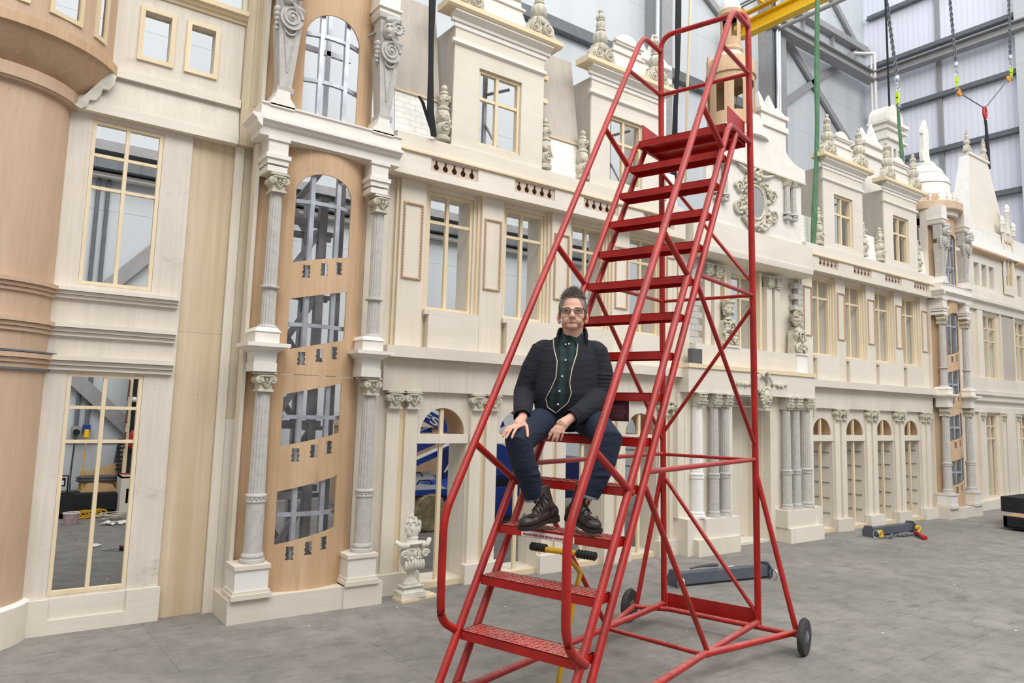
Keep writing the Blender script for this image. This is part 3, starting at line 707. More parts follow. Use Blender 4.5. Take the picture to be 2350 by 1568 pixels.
# ------------------------------------------------------------------ left wall section
def left_section():
    t = thing('facade_section', 'flat plywood wall with two tall muntined windows left of the near stair tower', 'plywood facade', (.9, 6.1, 0), group='plywood building facade')
    Y = 6.12
    MB().cut(rect(.30, 1.197, 0, 3.76), [rect(.487, .982, .255, 1.818), rect(.495, .985, 2.465, 3.715)], Y, Y+.018).build('wall_board', 'ply_cool', t)
    b = frame_mb(MB(), .489, .980, .257, 1.816, Y+.004, (.732,), (1.568, 1.322), .026, .045, .026); b.build('window_frame', 'pine', t)
    b = frame_mb(MB(), .497, .983, 2.467, 3.713, Y+.004, (.737,), (3.452, 3.203), .026, .045, .026); b.build('window_frame', 'pine', t)
    MB().box(.985, 1.21, 6.085, Y, 0, .245).build('plinth_block', 'ply', t)
    MB().box(.37, .50, 6.085, Y, 0, .238).build('plinth_block', 'ply', t)
    b = MB().box(.50, .985, 6.085, Y, 0, .098).box(.50, .985, 6.105, Y, .098, .24); b.build('plinth_panel', 'ply', t)
    def steps(z0, z1, x0=.33, x1=1.178):
        h = (z1-z0)/3; return MB().profile_x([(Y, z0), (Y-.03, z0), (Y-.03, z0+h*.9), (Y-.022, z0+h), (Y-.05, z0+h), (Y-.05, z0+1.9*h), (Y-.042, z0+2*h), (Y-.075, z0+2*h), (Y-.075, z1), (Y, z1+.005)], x0, x1)
    steps(2.352, 2.43).build('string_course', 'ply', t); steps(2.078, 2.168).build('string_course', 'ply', t); steps(1.832, 1.935).build('string_course', 'ply', t)
    MB().box(.33, 1.53, 6.05, 6.16, 3.752, 3.825).build('cornice_board', 'ply', t)
    b = MB().hexa([(.33, 6.06, 3.825), (1.53, 6.06, 3.825), (1.53, 6.16, 3.825), (.33, 6.16, 3.825), (.33, 6.1, 4.07), (1.53, 6.1, 4.07), (1.53, 6.16, 4.07), (.33, 6.16, 4.07)])
    b.build('frieze_board', 'ply_cool', t)
    MB().box(.55, 1.53, 6.06, 6.16, 4.066, 4.135).build('sill_board', 'ply', t)
    MB().cut(rect(.5, 1.531, 4.135, 4.80), [rect(.775, .965, 4.293, 4.665), rect(1.115, 1.30, 4.297, 4.668)], 6.1, 6.16).build('attic_wall', 'ply_cool', t)
    for a, c_, d in ((.775, .965, 4.293), (1.115, 1.30, 4.297)):
        b = MB(); z = d+.372; w = .034
        b.box(a-w, a, 6.082, 6.10, d-w, z+w).box(c_, c_+w, 6.082, 6.10, d-w, z+w).box(a, c_, 6.082, 6.10, d-w, d).box(a, c_, 6.082, 6.10, z, z+w)
        b.build('window_casing', 'pine', t)
        reveal_mb(MB(), a, c_, d, z, 6.16, 6.2).build('window_reveal', 'greenpoplar', t)
    b = MB().profile_x([(6.1, 4.80), (6.085, 4.80), (6.075, 4.825), (6.06, 4.83), (6.05, 4.85), (6.03, 4.86), (6.03, 4.9), (6.1, 4.92)], .5, 1.534); b.build('crown_moulding', 'pinex', t)
    MB().box(.5, 1.3, 6.1, 6.16, 4.92, 5.6).build('upper_board', 'ply_cool', t)
    MB().box(1.50, 1.534, 6.1, 6.16, 4.92, 5.6).build('upper_post', 'ply', t)
    MB().box(1.197, 1.528, 6.15, 6.168, 2.178, 3.752).build('infill_board', 'poplar', t)
    MB().box(1.197, 1.528, 6.15, 6.168, 0, 2.176).build('infill_board', 'poplar', t)
    MB().box(1.53, 1.60, 6.115, 6.168, 0, 3.752).build('post', 'plyz', t)
    MB().box(1.60, 1.74, 6.13, 6.168, 1.5, 3.78).build('side_board', 'greenpoplar', t)
    MB().box(1.60, 1.74, 6.13, 6.168, 0, 1.498).build('side_board', 'plyz', t)
    b = MB().box(1.534, 1.60, 6.05, 6.168, 3.78, 5.6).box(1.535, 1.80, 6.045, 6.169, 3.752, 3.778).box(1.602, 1.68, 6.05, 6.07, 4.102, 5.6).box(1.602, 1.74, 6.051, 6.07, 3.78, 4.1)
    b.build('tall_box', 'greenpoplar', t)
left_section()

def ringarc(b, prof, c, a0=-pi, a1=-.16, n=48): return b.lathe(prof+[prof[0]], (c[0], c[1], 0), n, a0=a0, a1=a1)
def turret():
    c = (-.15, 6.3); t = thing('round_turret', 'rounded turret of pinkish bendy plywood at the left picture edge', 'plywood turret', (c[0], c[1], 0), group='plywood building facade')
    ringarc(MB(), [(.53, .2), (.53, 3.76), (.515, 3.76), (.515, .2)], c).build('drum', 'turret', t)
    ringarc(MB(), [(.575, 0), (.575, .235), (.535, .245), (.53, .245), (.53, 0)], c).build('plinth', 'plyz', t)
    ringarc(MB(), [(.532, .245), (.575, .236), (.575, .245), (.55, .262), (.532, .262)], c).build('filler', 'white', t)
    def st(z0, z1, mat='turret'):
        h = (z1-z0)/3
        return ringarc(MB(), [(.528, z0), (.55, z0), (.55, z0+.9*h), (.545, z0+h), (.565, z0+h), (.565, z0+1.9*h), (.56, z0+2*h), (.585, z0+2*h), (.585, z1), (.528, z1+.004)], c).build('string_course', mat, t)
    st(2.34, 2.425); st(2.075, 2.165); st(1.83, 1.93)
    ringarc(MB(), [(.53, 1.928), (.59, 1.934), (.59, 1.945), (.53, 1.95)], c).build('dark_edge', 'beam_d', t)
    ringarc(MB(), [(.53, 1.815), (.556, 1.815), (.556, 1.83), (.53, 1.83)], c).build('dark_edge', 'beam_d', t)
    ringarc(MB(), [(.53, 3.74), (.57, 3.745), (.57, 3.755), (.585, 3.76), (.585, 3.85), (.53, 3.855)], c).build('ring_cornice', 'turret', t)
    c2 = (-.15, 6.42)
    ringarc(MB(), [(.60, 3.83), (.66, 3.86), (.74, 3.94), (.83, 4.075), (.80, 4.075), (.70, 3.96), (.60, 3.86)], c2, a1=-.33).build('coved_soffit', 'okoume_d', t)
    ringarc(MB(), [(.79, 4.07), (.845, 4.07), (.845, 4.14), (.79, 4.14)], c2, a1=-.33).build('rim', 'okoume', t)
    R = .80; bend = lambda x, y, z: (c2[0]+(R-y)*sin(x/R), c2[1]-(R-y)*cos(x/R), z)
    wins = [(-.16, .15), (.33, .50), (.675, .745)]
    MB().cut(rect(-1.2, 1.0, 4.14, 5.3), [rect(a, b, 4.27, 5.2) for a, b in wins], 0, .015, bend, 12).build('upper_drum', 'turret', t)
    for a, b in wins:
        q = MB(); w = .032
        for u0, u1, z0, z1 in ((a-w, a, 4.27-w, 5.2), (b, b+w, 4.27-w, 5.2), (a, b, 4.27-w, 4.27)):
            p = [bend(u, y, z) for z in (z0, z1) for u, y in ((u0, -.014), (u1, -.014), (u1, .014), (u0, .014))]; q.hexa(p)
        q.build('window_casing', 'pine', t)
    b = MB(); b.prism([(.36, 3.76), (.40, 3.74), (.44, 3.77), (.45, 3.82), (.49, 3.83), (.52, 3.88), (.53, 3.93), (.57, 3.93), (.60, 3.98), (.61, 4.05), (.57, 4.08)], 6.02, 6.06); b.build('scrolled_bracket', 'plaster_w', t)
turret()

# ------------------------------------------------------------------ spiral stair towers
def tower(xo, label, dome=False):
    t = thing('stair_tower', label, 'plywood stair tower', (2.22+xo, 5.9, 0), group='plywood building facade')
    cx, cy, R = 2.2+xo, 6.334, .584
    bend = lambda x, y, z: (cx+(R-y)*sin(x/R), cy-(R-y)*cos(x/R), z)
    u = lambda x: R*math.asin(max(-.999, min(.999, (x-2.2)/R)))
    a, b = u(1.952), u(2.44); U0, U1 = u(1.735), u(2.655)
    slant = lambda z0l, z0r, z1l, z1r: [(a, z0l), (b, z0r), (b, z1r), (a, z1l)]
    slots = lambda zl, zr: [wavy_hole(a+(b-a)*f, zl+(zr-zl)*f-.145, .062, .105) for f in (.24, .53, .80)]
    archtop = [(a+(b-a)*(.5+.5*cos(pi*i/16)), 3.385+.172*sin(pi*i/16)) for i in range(17)]
    w1 = [(a, 2.785), (b, 2.895)]+archtop
    holes_hi = [w1, slant(2.069, 2.180, 2.482, 2.594)]+slots(2.785, 2.895)+slots(2.069, 2.18)
    holes_lo = [slant(1.297, 1.402, 1.709, 1.818), slant(.533, .633, .942, 1.055)]+slots(1.297, 1.402)+slots(.533, .633)
    MB().cut(rect(U0, U1, 1.872, 3.765), holes_hi, 0, .012, bend, 16).build('curved_panel', 'okoume', t)
    MB().cut(rect(U0, U1, .16, 1.868), holes_lo, 0, .012, bend, 16).build('curved_panel', 'okoume', t)
    up = [(a, 4.0), (b, 4.0), (b, 4.78)]+[(a+(b-a)*(.5+.5*cos(pi*i/16)), 4.755+.215*sin(pi*i/16)) for i in range(17)]+[(a, 4.72)]
    MB().cut(rect(U0, U1, 3.9, 5.7), [up], 0, .012, bend, 16).build('curved_panel', 'okoume', t)
    X = lambda x: x+xo
    b_ = MB().box(X(1.68), X(1.78), 5.975, 5.99, .17, 3.76).box(X(1.68), X(1.78), 5.975, 5.99, 4.0, 5.6); b_.build('side_strip', 'okoume', t)
    MB().box(X(1.655), X(1.684), 5.93, 6.05, .17, 3.76).build('edge_batten', 'plyz', t)
    MB().box(X(1.655), X(1.684), 5.93, 6.05, 4.0, 5.6).build('edge_batten', 'plyz', t)
    MB().box(X(2.668), X(2.88), 5.985, 6.0, .17, 3.76).build('side_board', 'plyz', t)
    MB().box(X(2.646), X(2.662), 6.02, 6.05, .17, 3.76).build('gap_shade_strip', 'blackp', t)  # black strip that stands in for the shade between panel and side board
    # base
    b_ = MB().box(X(1.60), X(2.62), 5.70, 6.2, 0, .175); b_.build('plinth', 'ply', t)
    MB().box(X(2.505), X(2.845), 5.685, 6.1, 0, .185).build('plinth_block', 'ply', t)
    for cxx, wh in ((1.762, 'white'), (2.655, 'cream')):
        x = X(cxx)
        b_ = MB().box(x-.15, x+.15, 5.665, 5.93, .176, .212).box(x-.138, x+.138, 5.68, 5.93, .212, .235); b_.build('pedestal_foot', 'ply', t)
        MB().box(x-.125, x+.125, 5.69, 5.92, .235, .39).build('pedestal', wh, t)
        MB().box(x-.135, x+.135, 5.675, 5.93, .39, .42).build('pedestal_cap', 'ply', t)
        xs = x+(.026 if cxx < 2 else .04); place(SH_LO, 'column', t, (xs, 5.80, .42)); place(ION_T, 'capital', t, (xs, 5.80, 1.725))
        MB().frustum(x-.09, x+.09, 5.70, 5.9, 1.88, x-.09, x+.09, 5.70, 5.9, 1.95).build('impost_block', 'cream', t)
        MB().frustum(x-.085, x+.085, 5.71, 5.9, 1.95, x-.088, x+.088, 5.70, 5.9, 2.035).build('impost_block', 'white', t)
        b_ = MB().frustum(x-.092, x+.092, 5.70, 5.93, 2.03, x-.15, x+.15, 5.64, 5.95, 2.07).box(x-.165, x+.165, 5.62, 5.95, 2.07, 2.10); b_.build('impost_cornice', 'cream', t)
        b_ = MB().box(x-.095, x+.095, 5.69, 5.92, 2.10, 2.19).frustum(x-.105, x+.105, 5.68, 5.92, 2.19, x-.08, x+.08, 5.71, 5.9, 2.225); b_.build('pedestal', 'cream', t)
        place(SH_HI, 'column', t, (xs, 5.80, 2.225)); place(ION_T, 'capital', t, (xs, 5.80, 3.325))
        b_ = MB().box(x-.08, x+.08, 5.72, 5.93, 3.482, 3.53).box(x-.085, x+.085, 5.715, 5.93, 3.545, 3.59).box(x-.10, x+.10, 5.70, 5.93, 3.59, 3.625).box(x-.08, x+.08, 5.725, 5.93, 3.625, 3.765).box(x-.09, x+.09, 5.71, 5.93, 3.74, 3.765)
        b_.build('necking_block', 'cream', t)
        b_ = MB().prism([(x-.1, 4.01), (x+.1, 4.01), (x+.1, 4.05), (x+.06, 4.1), (x+.05, 4.155), (x-.05, 4.155), (x-.06, 4.1), (x-.1, 4.05)], 5.69, 5.93); b_.build('bracket_foot', 'cream', t)
        place(HERM, 'herm_bracket', t, (x+.02, 5.77, 4.155), scale=(.92, 1, 1))
        b_ = MB().frustum(x-.085, x+.085, 5.70, 5.93, 5.095, x-.1, x+.1, 5.68, 5.93, 5.13).box(x-.1, x+.1, 5.68, 5.93, 5.13, 5.42).box(x-.115, x+.115, 5.66, 5.93, 5.17, 5.19); b_.build('upper_block', 'cream', t)
    # entablature
    MB().profile_x([(5.95, 3.765), (5.715, 3.765), (5.715, 3.835), (5.70, 3.845), (5.685, 3.85), (5.68, 3.868), (5.655, 3.875), (5.655, 3.898), (5.705, 3.90), (5.705, 4.018), (5.69, 4.02), (5.69, 4.032), (5.95, 4.032)], X(1.60), X(2.84)).build('entablature', 'cream', t)
    b_ = MB().prism([(X(1.60), 3.80), (X(1.56), 3.835), (X(1.555), 3.86), (X(1.52), 3.885), (X(1.52), 3.905), (X(1.60), 3.905)], 5.64, 5.95); b_.build('entablature_return', 'cream', t)
    MB().box(X(1.75), X(2.65), 5.74, 6.0, 3.75, 3.766).build('soffit', 'ply_low', t)
    # welded steel cage behind the plywood
    for x in (2.085, 2.33):
        q = bend(u(x), .04, 0); MB().box(q[0]-.018, q[0]+.018, q[1]-.012, q[1]+.03, .18, 5.6).build('upright', 'galv', t)
    for z in (3.31, 2.28, 1.53, .76, 4.78, 4.37):
        b_ = MB(); n = 14
        for i in range(n):
            p0, p1 = (u(1.76)+(u(2.64)-u(1.76))*k/n for k in (i, i+1))
            b_.hexa([bend(p0, .03, z-.016), bend(p1, .03, z-.016), bend(p1, .06, z-.016), bend(p0, .06, z-.016), bend(p0, .03, z+.016), bend(p1, .03, z+.016), bend(p1, .06, z+.016), bend(p0, .06, z+.016)])
        b_.build('curved_rail', 'galv', t)
    for x, y in ((2.02, 6.25), (2.36, 6.25), (2.60, 6.45), (2.04, 6.75), (2.40, 6.75)):
        MB().box(X(x)-.035, X(x)+.035, y-.035, y+.035, 0, 3.72 if y != 6.25 else 3.5).build('cage_post', 'steel', t)
    z = .25
    while z < 3.4:
        MB().box(X(2.02), X(2.38), 6.235, 6.275, z-.03, z+.03).build('cage_rail', 'steel', t)
        MB().box(X(2.02), X(2.64), 6.735, 6.775, z-.03, z+.03).build('cage_rail', 'steel', t)
        MB().box(X(2.36), X(2.62), 6.43, 6.47, z-.05, z-.01).build('cage_rail', 'steel', t)
        for (p, q, y) in (((2.02, z+.03), (2.36, z+.55), 6.27), ((2.38, z+.03), (2.02, z+.55), 6.73), ((1.95, z), (2.02, z+.5), 6.4)):
            P, Q = Vector((X(p[0]), y, p[1])), Vector((X(q[0]), y, q[1])); d = (Q-P).normalized(); n = Vector((-d.z, 0, d.x))*.026
            MB().prism([((P-n).x, (P-n).z), ((Q-n).x, (Q-n).z), ((Q+n).x, (Q+n).z), ((P+n).x, (P+n).z)], y-.02, y+.02).build('cage_brace', 'steel', t)
        z += .6
    for x in (2.04, 2.42, 2.6): MB().box(X(x)-.02, X(x)+.02, 6.5, 6.54, 3.9, 5.6).build('upper_post', 'galv', t)
    MB().box(X(1.9), X(2.65), 6.5, 6.53, 4.17, 4.22).build('upper_rail', 'galv', t)
    MB().box(X(1.9), X(2.65), 6.5, 6.53, 4.98, 5.03).build('upper_rail', 'galv', t)
    b_ = MB().tube([(X(2.50), 5.9, 4.93), (X(2.60), 5.8, 5.0)], .012, 6); b_.cbox((X(2.49), 5.9, 4.92), .03, .02, .05); b_.build('clamp_bar', 'beam', t)
    return t
tower(0, 'near spiral stair tower of orange curved plywood with slanted openings left of the man')
tower(11.655, 'far narrow stair tower under the onion dome at the right')

# onion dome and cross on the far tower
def dome():
    c = (13.83, 6.17); t = thing('dome', 'pale stepped dome with a tall slab cresting over the far stair tower', 'dome', (c[0], c[1], 5.36), group='roof tops of the plywood facade')
    MB().lathe([(.3, 5.38), (.57, 5.38), (.59, 5.40), (.59, 5.53), (.56, 5.55), (.3, 5.55)], (c[0], c[1], 0), 48).build('base_rim', 'turret', t)
    MB().lathe([(.44, 5.55), (.43, 5.72), (.40, 5.80), (.405, 5.9), (.39, 5.95)], (c[0], c[1], 0), 48).build('dome_skirt', 'tile', t)
    MB().lathe([(.415, 5.94), (.418, 5.955), (.38, 6.06), (.31, 6.15)], (c[0], c[1], 0), 48).build('dome_band', 'tile', t)
    MB().lathe([(.32, 6.145), (.323, 6.16), (.27, 6.25), (.18, 6.335)], (c[0], c[1], 0), 48).build('dome_band', 'tile', t)
    MB().lathe([(.19, 6.33), (.193, 6.345), (.15, 6.40), (.05, 6.44), (.004, 6.445)], (c[0], c[1], 0), 48).build('dome_cap', 'tile', t)
    x, y = 13.76, 6.12
    MB().prism([(x-.14, 6.40), (x+.16, 6.40), (x+.13, 6.5), (x+.11, 6.55), (x+.11, 6.98), (x+.09, 7.05), (x+.02, 7.22), (x-.02, 7.2), (x-.04, 7.14), (x-.13, 7.0), (x-.13, 6.93), (x-.1, 6.9), (x-.1, 6.62), (x-.15, 6.6), (x-.16, 6.52)], y-.03, y+.03).build('slab_crest', 'tile', t)
    for k in range(14):
        a = -pi+pi*1.15*k/13; q = (c[0]+.53*cos(a), c[1]+.53*sin(a), 5.55)
        b = MB(); b.lathe([(.022, 0), (.026, .015), (.013, .03), (.024, .06), (.028, .09), (.012, .12), (.018, .13), (.012, .15), (.003, .165)], q, 12); b.build('crest_baluster', 'cream', t)
    b = MB(); b.prism([(13.92, 5.55), (14.02, 5.55), (14.02, 5.62), (14.0, 5.66), (14.02, 5.7), (13.99, 5.78), (13.99, 5.9), (13.97, 5.95), (13.95, 5.9), (13.95, 5.78), (13.92, 5.7), (13.94, 5.66), (13.92, 5.62)], 5.65, 5.68); b.build('cut_out_finial', 'tile', t)
    MB().lathe([(.50, 5.30), (.52, 5.38), (.3, 5.38), (.3, 5.30)], (c[0], c[1], 0), 40).build('rim_mould', 'ply', t)
dome()

# ------------------------------------------------------------------ gabled centrepiece
def centre():
    m = 8.14; t = thing('gabled_centrepiece', 'central gabled front with oval cartouche, recessed door and crested fascia', 'plywood facade', (m, 5.9, 0), group='plywood building facade')
    for s in (-1, 1):
        X = lambda d: m+s*d
        def bx(d0, d1, *r): return (min(X(d0), X(d1)), max(X(d0), X(d1)))+r
        b = MB().box(*bx(.52, 1.30, 5.67, 6.05, 0, .19)); b.build('plinth_block', 'plyz', t)
        b = MB().box(*bx(.50, 1.13, 5.70, 6.05, .19, .415)); b.build('pedestal', 'ply', t)
        b = MB().box(*bx(1.13, 1.40, 5.75, 6.05, 0, .42)); b.build('corner_pedestal', 'ply', t)
        for d in (.65, .86):
            o = place(shaft(.052, 1.325, 16, .49), 'column', t, (X(d), 5.80, .415)); place(COR, 'capital', t, (X(d), 5.81, 1.735), scale=(.82, 1, 1))
        o = place(shaft(.064, 1.32, 16, .49, mat='stone_w' if s < 0 else 'stone'), 'column', t, (X(1.14), 5.83, .42)); place(COR, 'capital', t, (X(1.14), 5.83, 1.735), scale=(1.0, 1.1, 1))
        b = MB().box(*bx(1.302, 1.42, 5.885, 6.05, .42, 1.895)); b.build('corner_post', 'plyz', t)
        b = MB().box(*bx(.40, 1.30, 5.88, 6.0, .0, 1.9)); b.build('wall_pier', 'plyz', t)
        # first floor: quoins, piers, urns
        b = MB(); z = 2.52; k = 0
        while z < 3.55:
            w = .24 if k % 2 == 0 else .15
            b.box(*bx(1.12, 1.12-w, 5.965, 6.05, z, z+.075)) if s < 0 else b.box(*bx(1.38-w, 1.38, 5.965, 6.05, z, z+.075)); z += .08; k += 1
        b.box(*bx(1.12, .97, 5.972, 6.05, 2.52, 3.55)) if s < 0 else b.box(*bx(1.24, 1.375, 5.972, 6.05, 2.52, 3.55)); b.build('quoin', 'stone', t)
        for d in (.56, .75):
            MB().box(*bx(d-.06, d+.06, 5.98, 6.06, 2.24, 3.42)).build('pilaster', 'plyz', t); place(COR_S, 'capital', t, (X(d), 5.99, 3.415), scale=(1.15, 1, 1.3))
        MB().box(*bx(.36, .40, 5.99, 6.06, 2.24, 3.6)).build('batten', 'pine', t)
        xb = X(.42) if s < 0 else X(1.14); o = 1 if s < 0 else 1
        MB().box(xb-.14, xb+.14, 5.84, 6.0, 2.505, 2.525).build('shelf', 'cream', t)
        MB().box(xb-.13, xb+.13, 5.86, 6.0, 2.24, 2.505).build('shelf_block', 'white' if s > 0 else 'ply', t)
        g = MB(); random.seed(21+s)
        g.frustum(-.13, .13, -.03, .08, 0, -.1, .1, -.02, .08, .33)
        for k in range(40):
            z = random.uniform(.02, .34); g.ball((random.uniform(-1, 1)*(.13-.09*z), -.03-random.random()*.03, z), random.uniform(.018, .035), u=8, v=6)
        for k in range(34): a = random.uniform(pi, 2*pi); z = random.uniform(.4, .66); r = .085-.5*abs(z-.5)**1.6; g.ball((r*cos(a), r*sin(a)*.8, z), random.uniform(.014, .026), u=7, v=5)
        g.spiral((-.09, -.07, .06), .05, .014, 1.5, 1, 0, 20).spiral((.09, -.07, .06), .05, .014, 1.5, -1, 0, 20).spiral((0, -.075, .24), .07, .014, 1.3, 1, 0, 20)
        g.lathe([(.06, .34), (.04, .37), (.03, .39), (.05, .41), (.075, .45), (.085, .5), (.075, .54), (.1, .565), (.04, .58), (.045, .6), (.03, .62), (.035, .64), (.01, .665)], (0, 0, 0), 24, flute=lambda h: (8, .12) if .44 < h < .52 else None)
        for k in (-1, 1): g.tube([(k*.07, -.03, .55), (k*.11, -.02, .58), (k*.1, -.02, .53)], .014, 6)
        g.bm.transform(Matrix.Translation((xb, 5.93, 2.525))); g.build('relief_urn', 'plaster', t)
        # gable half columns
        for d in (.68, .83):
            place(shaft(.04, .40, 8), 'gable_column', t, (X(d), 5.76, 4.43)); place(COR_S, 'gable_capital', t, (X(d), 5.77, 4.83), scale=(.9, .8, .7))
            b = MB().box(X(d)-.05, X(d)+.05, 5.72, 5.8, 4.36, 4.40).ball((X(d), 5.74, 4.415), .045, .04, .02); b.build('column_base', 'stone', t)
        c0 = X(.81)
        b = MB().box(c0-.3, c0+.3, 6.05, 6.3, 5.0, 5.78).box(c0-.33, c0+.33, 6.02, 6.33, 5.78, 5.86).box(c0-.3, c0+.3, 6.05, 6.3, 5.86, 5.98).box(c0-.34, c0+.34, 6.02, 6.34, 5.98, 6.04)
        if s < 0: b.bm.free(); continue
        b.build('corner_block', 'cream', t)
        for e in (-.22, .02, .24): MB().frustum(c0+e-.09, c0+e+.09, 6.05, 6.25, 6.04, c0+e-.01, c0+e+.01, 6.14, 6.16, 6.33 if e < .2 else 6.2).build('obelisk', 'tile', t)
    # door recess
    MB().box(m-.40, m+.40, 6.22, 6.24, 0, 1.9).build('door_board', 'plyz', t)
    b = MB().box(m-.40, m-.385, 6.0, 6.22, 0, 1.9).box(m+.385, m+.40, 6.0, 6.22, 0, 1.9).box(m-.40, m+.40, 6.0, 6.22, 1.75, 1.77); b.build('door_reveal', 'ply', t)
    MB().box(m-.24, m+.28, 6.21, 6.222, .05, 1.74).build('door_leaf', 'ply_low', t)
    MB().box(m-.42, m+.42, 5.92, 6.22, 0, .032).build('step', 'ply', t)
    MB().box(m-1.385, m+1.26, 5.75, 6.05, 1.90, 2.195).build('fascia', 'ply', t)
    MB().box(m-1.40, m+1.27, 5.73, 6.05, 2.195, 2.245).build('ledge', 'pinex', t)
    MB().cut(rect(m-1.12, m+1.40, 2.24, 3.62), [rect(m-.18, m+.34, 2.51, 3.53)], 6.06, 6.08).build('upper_wall', 'plyz', t)
    reveal_mb(MB(), m-.18, m+.34, 2.51, 3.53, 6.08, 6.34).build('window_reveal', 'ply', t)
    frame_mb(MB(), m-.178, m+.338, 2.512, 3.528, 6.085, (m+.06,), (3.22,), .03, .045, .034).build('window_frame', 'pine', t)
    MB().box(m-1.12, m+1.30, 5.87, 6.06, 2.24, 2.51).build('parapet_panel', 'ply', t)
    MB().box(m-1.42, m-1.12, 5.962, 6.08, 2.24, 3.62).build('side_pier', 'plyz', t)
    MB().box(m-1.26, m-1.08, 5.80, 5.87, 2.20, 2.43).build('grey_plaque', 'dimgrey', t)
    # cornice and gable
    MB().profile_x([(6.1, 3.62), (5.86, 3.62), (5.76, 3.66), (5.75, 3.73), (5.75, 3.735), (5.765, 3.74), (5.765, 4.06), (6.1, 4.07)], m-1.28, m+1.285).build('cornice', 'ply', t)
    MB().box(m-1.0, m+1.08, 5.80, 5.85, 4.06, 5.0).build('gable_wall', 'cream', t)
    half = [(1.10, 4.95), (1.13, 4.98), (1.13, 5.16)]+[(1.13-.50*sin(pi/2*i/10), 5.16+.27*(1-cos(pi/2*i/10))) for i in range(1, 11)]+[(.56, 5.45), (.52, 5.49), (.30, 5.49), (.24, 5.46), (.17, 5.50)]+[(.14*cos(pi/2*i/6), 5.56+.14*sin(pi/2*i/6)) for i in range(7)]
    MB().prism([(m+x, z) for x, z in half]+[(m-x, z) for x, z in half[::-1][1:]], 5.76, 5.80).build('gable_head', 'cream', t)
    MB().box(m-1.12, m+1.12, 5.745, 5.81, 4.94, 4.965).build('gable_moulding', 'ply', t)
    c = (8.14, 5.79, 4.475)
    b = MB(); b.lathe([(.001, -.012), (1, -.012), (1, .01)], (0, 0, 0), 40, axis='y'); b.bm.transform(Matrix.Translation((c[0], 5.79, c[2])) @ Matrix.Diagonal((.165, 1, .205, 1))); b.build('oval_field', 'beam', t)
    g = MB().torus((c[0], 5.785, c[2]), .19, .022, n=40, sx=1, sz=1.2); g.torus((c[0], 5.79, c[2]), .235, .02, n=40, sx=1, sz=1.2); random.seed(8)
    for k in range(90):
        a = random.uniform(0, 2*pi); r = random.uniform(.24, .34); x, z = r*cos(a), r*1.18*sin(a); g.ball((c[0]+x, 5.785-random.random()*.03, c[2]+z), random.uniform(.018, .036), u=8, v=6)
    for k in range(20): g.ball((c[0]+random.uniform(-.15, .15), 5.77, c[2]+.36+random.uniform(-.04, .08)), random.uniform(.02, .04), u=8, v=6)
    for s in (-1, 1):
        g.spiral((c[0]+s*.36, 5.77, c[2]+.14), .09, .022, 1.7, s, 0, 26); g.spiral((c[0]+s*.38, 5.77, c[2]-.12), .1, .022, 1.7, s, pi, 26)
        g.tube([(c[0]+s*.1, 5.77, c[2]+.36), (c[0]+s*.26, 5.76, c[2]+.40), (c[0]+s*.42, 5.77, c[2]+.46)], [.03, .024, .008], 8); g.tube([(c[0]+s*.3, 5.77, c[2]-.24), (c[0]+s*.14, 5.76, c[2]-.36), (c[0], 5.77, c[2]-.32)], .03, 8)
    g.build('cartouche', 'plaster', t)
    # crest with swags and mask over the door
    g = MB(); c = (8.17, 5.73, 2.06); g.torus(c, .12, .024, n=24, sz=.8).torus((c[0], 5.735, c[2]), .16, .018, n=24, sz=.75); random.seed(9)
    for k in range(40): a = random.uniform(0, 2*pi); g.ball((c[0]+.18*cos(a), 5.72, c[2]+.115*sin(a)), random.uniform(.018, .032), u=7, v=5)
    for k in range(26): s = random.choice((-1, 1)); d = random.uniform(.2, .54); g.ball((c[0]+s*d, 5.735, c[2]-.02+random.uniform(-.02, .03)*(1-d)), random.uniform(.014, .028), u=7, v=5)
    g.ball((c[0], 5.68, 1.88), .075, .06, .1, 14, 10).ball((c[0], 5.62, 1.865), .018, .03, .03).ball((c[0]-.028, 5.625, 1.90), .014).ball((c[0]+.028, 5.625, 1.90), .014).ball((c[0], 5.63, 1.825), .035, .02, .012)
    for k in range(16): a = 2*pi*k/16; g.ball((c[0]+.09*cos(a), 5.68, 1.885+.115*sin(a)), .026, u=7, v=5)
    g.box(c[0]-.08, c[0]+.08, 5.64, 5.8, 1.71, 1.74).ball((c[0], 5.7, 1.76), .07, .05, .03); g.torus((c[0], 5.68, 2.15), .06, .018, n=16, a0=0, a1=pi)
    g.build('crest', 'plaster', t)
centre()

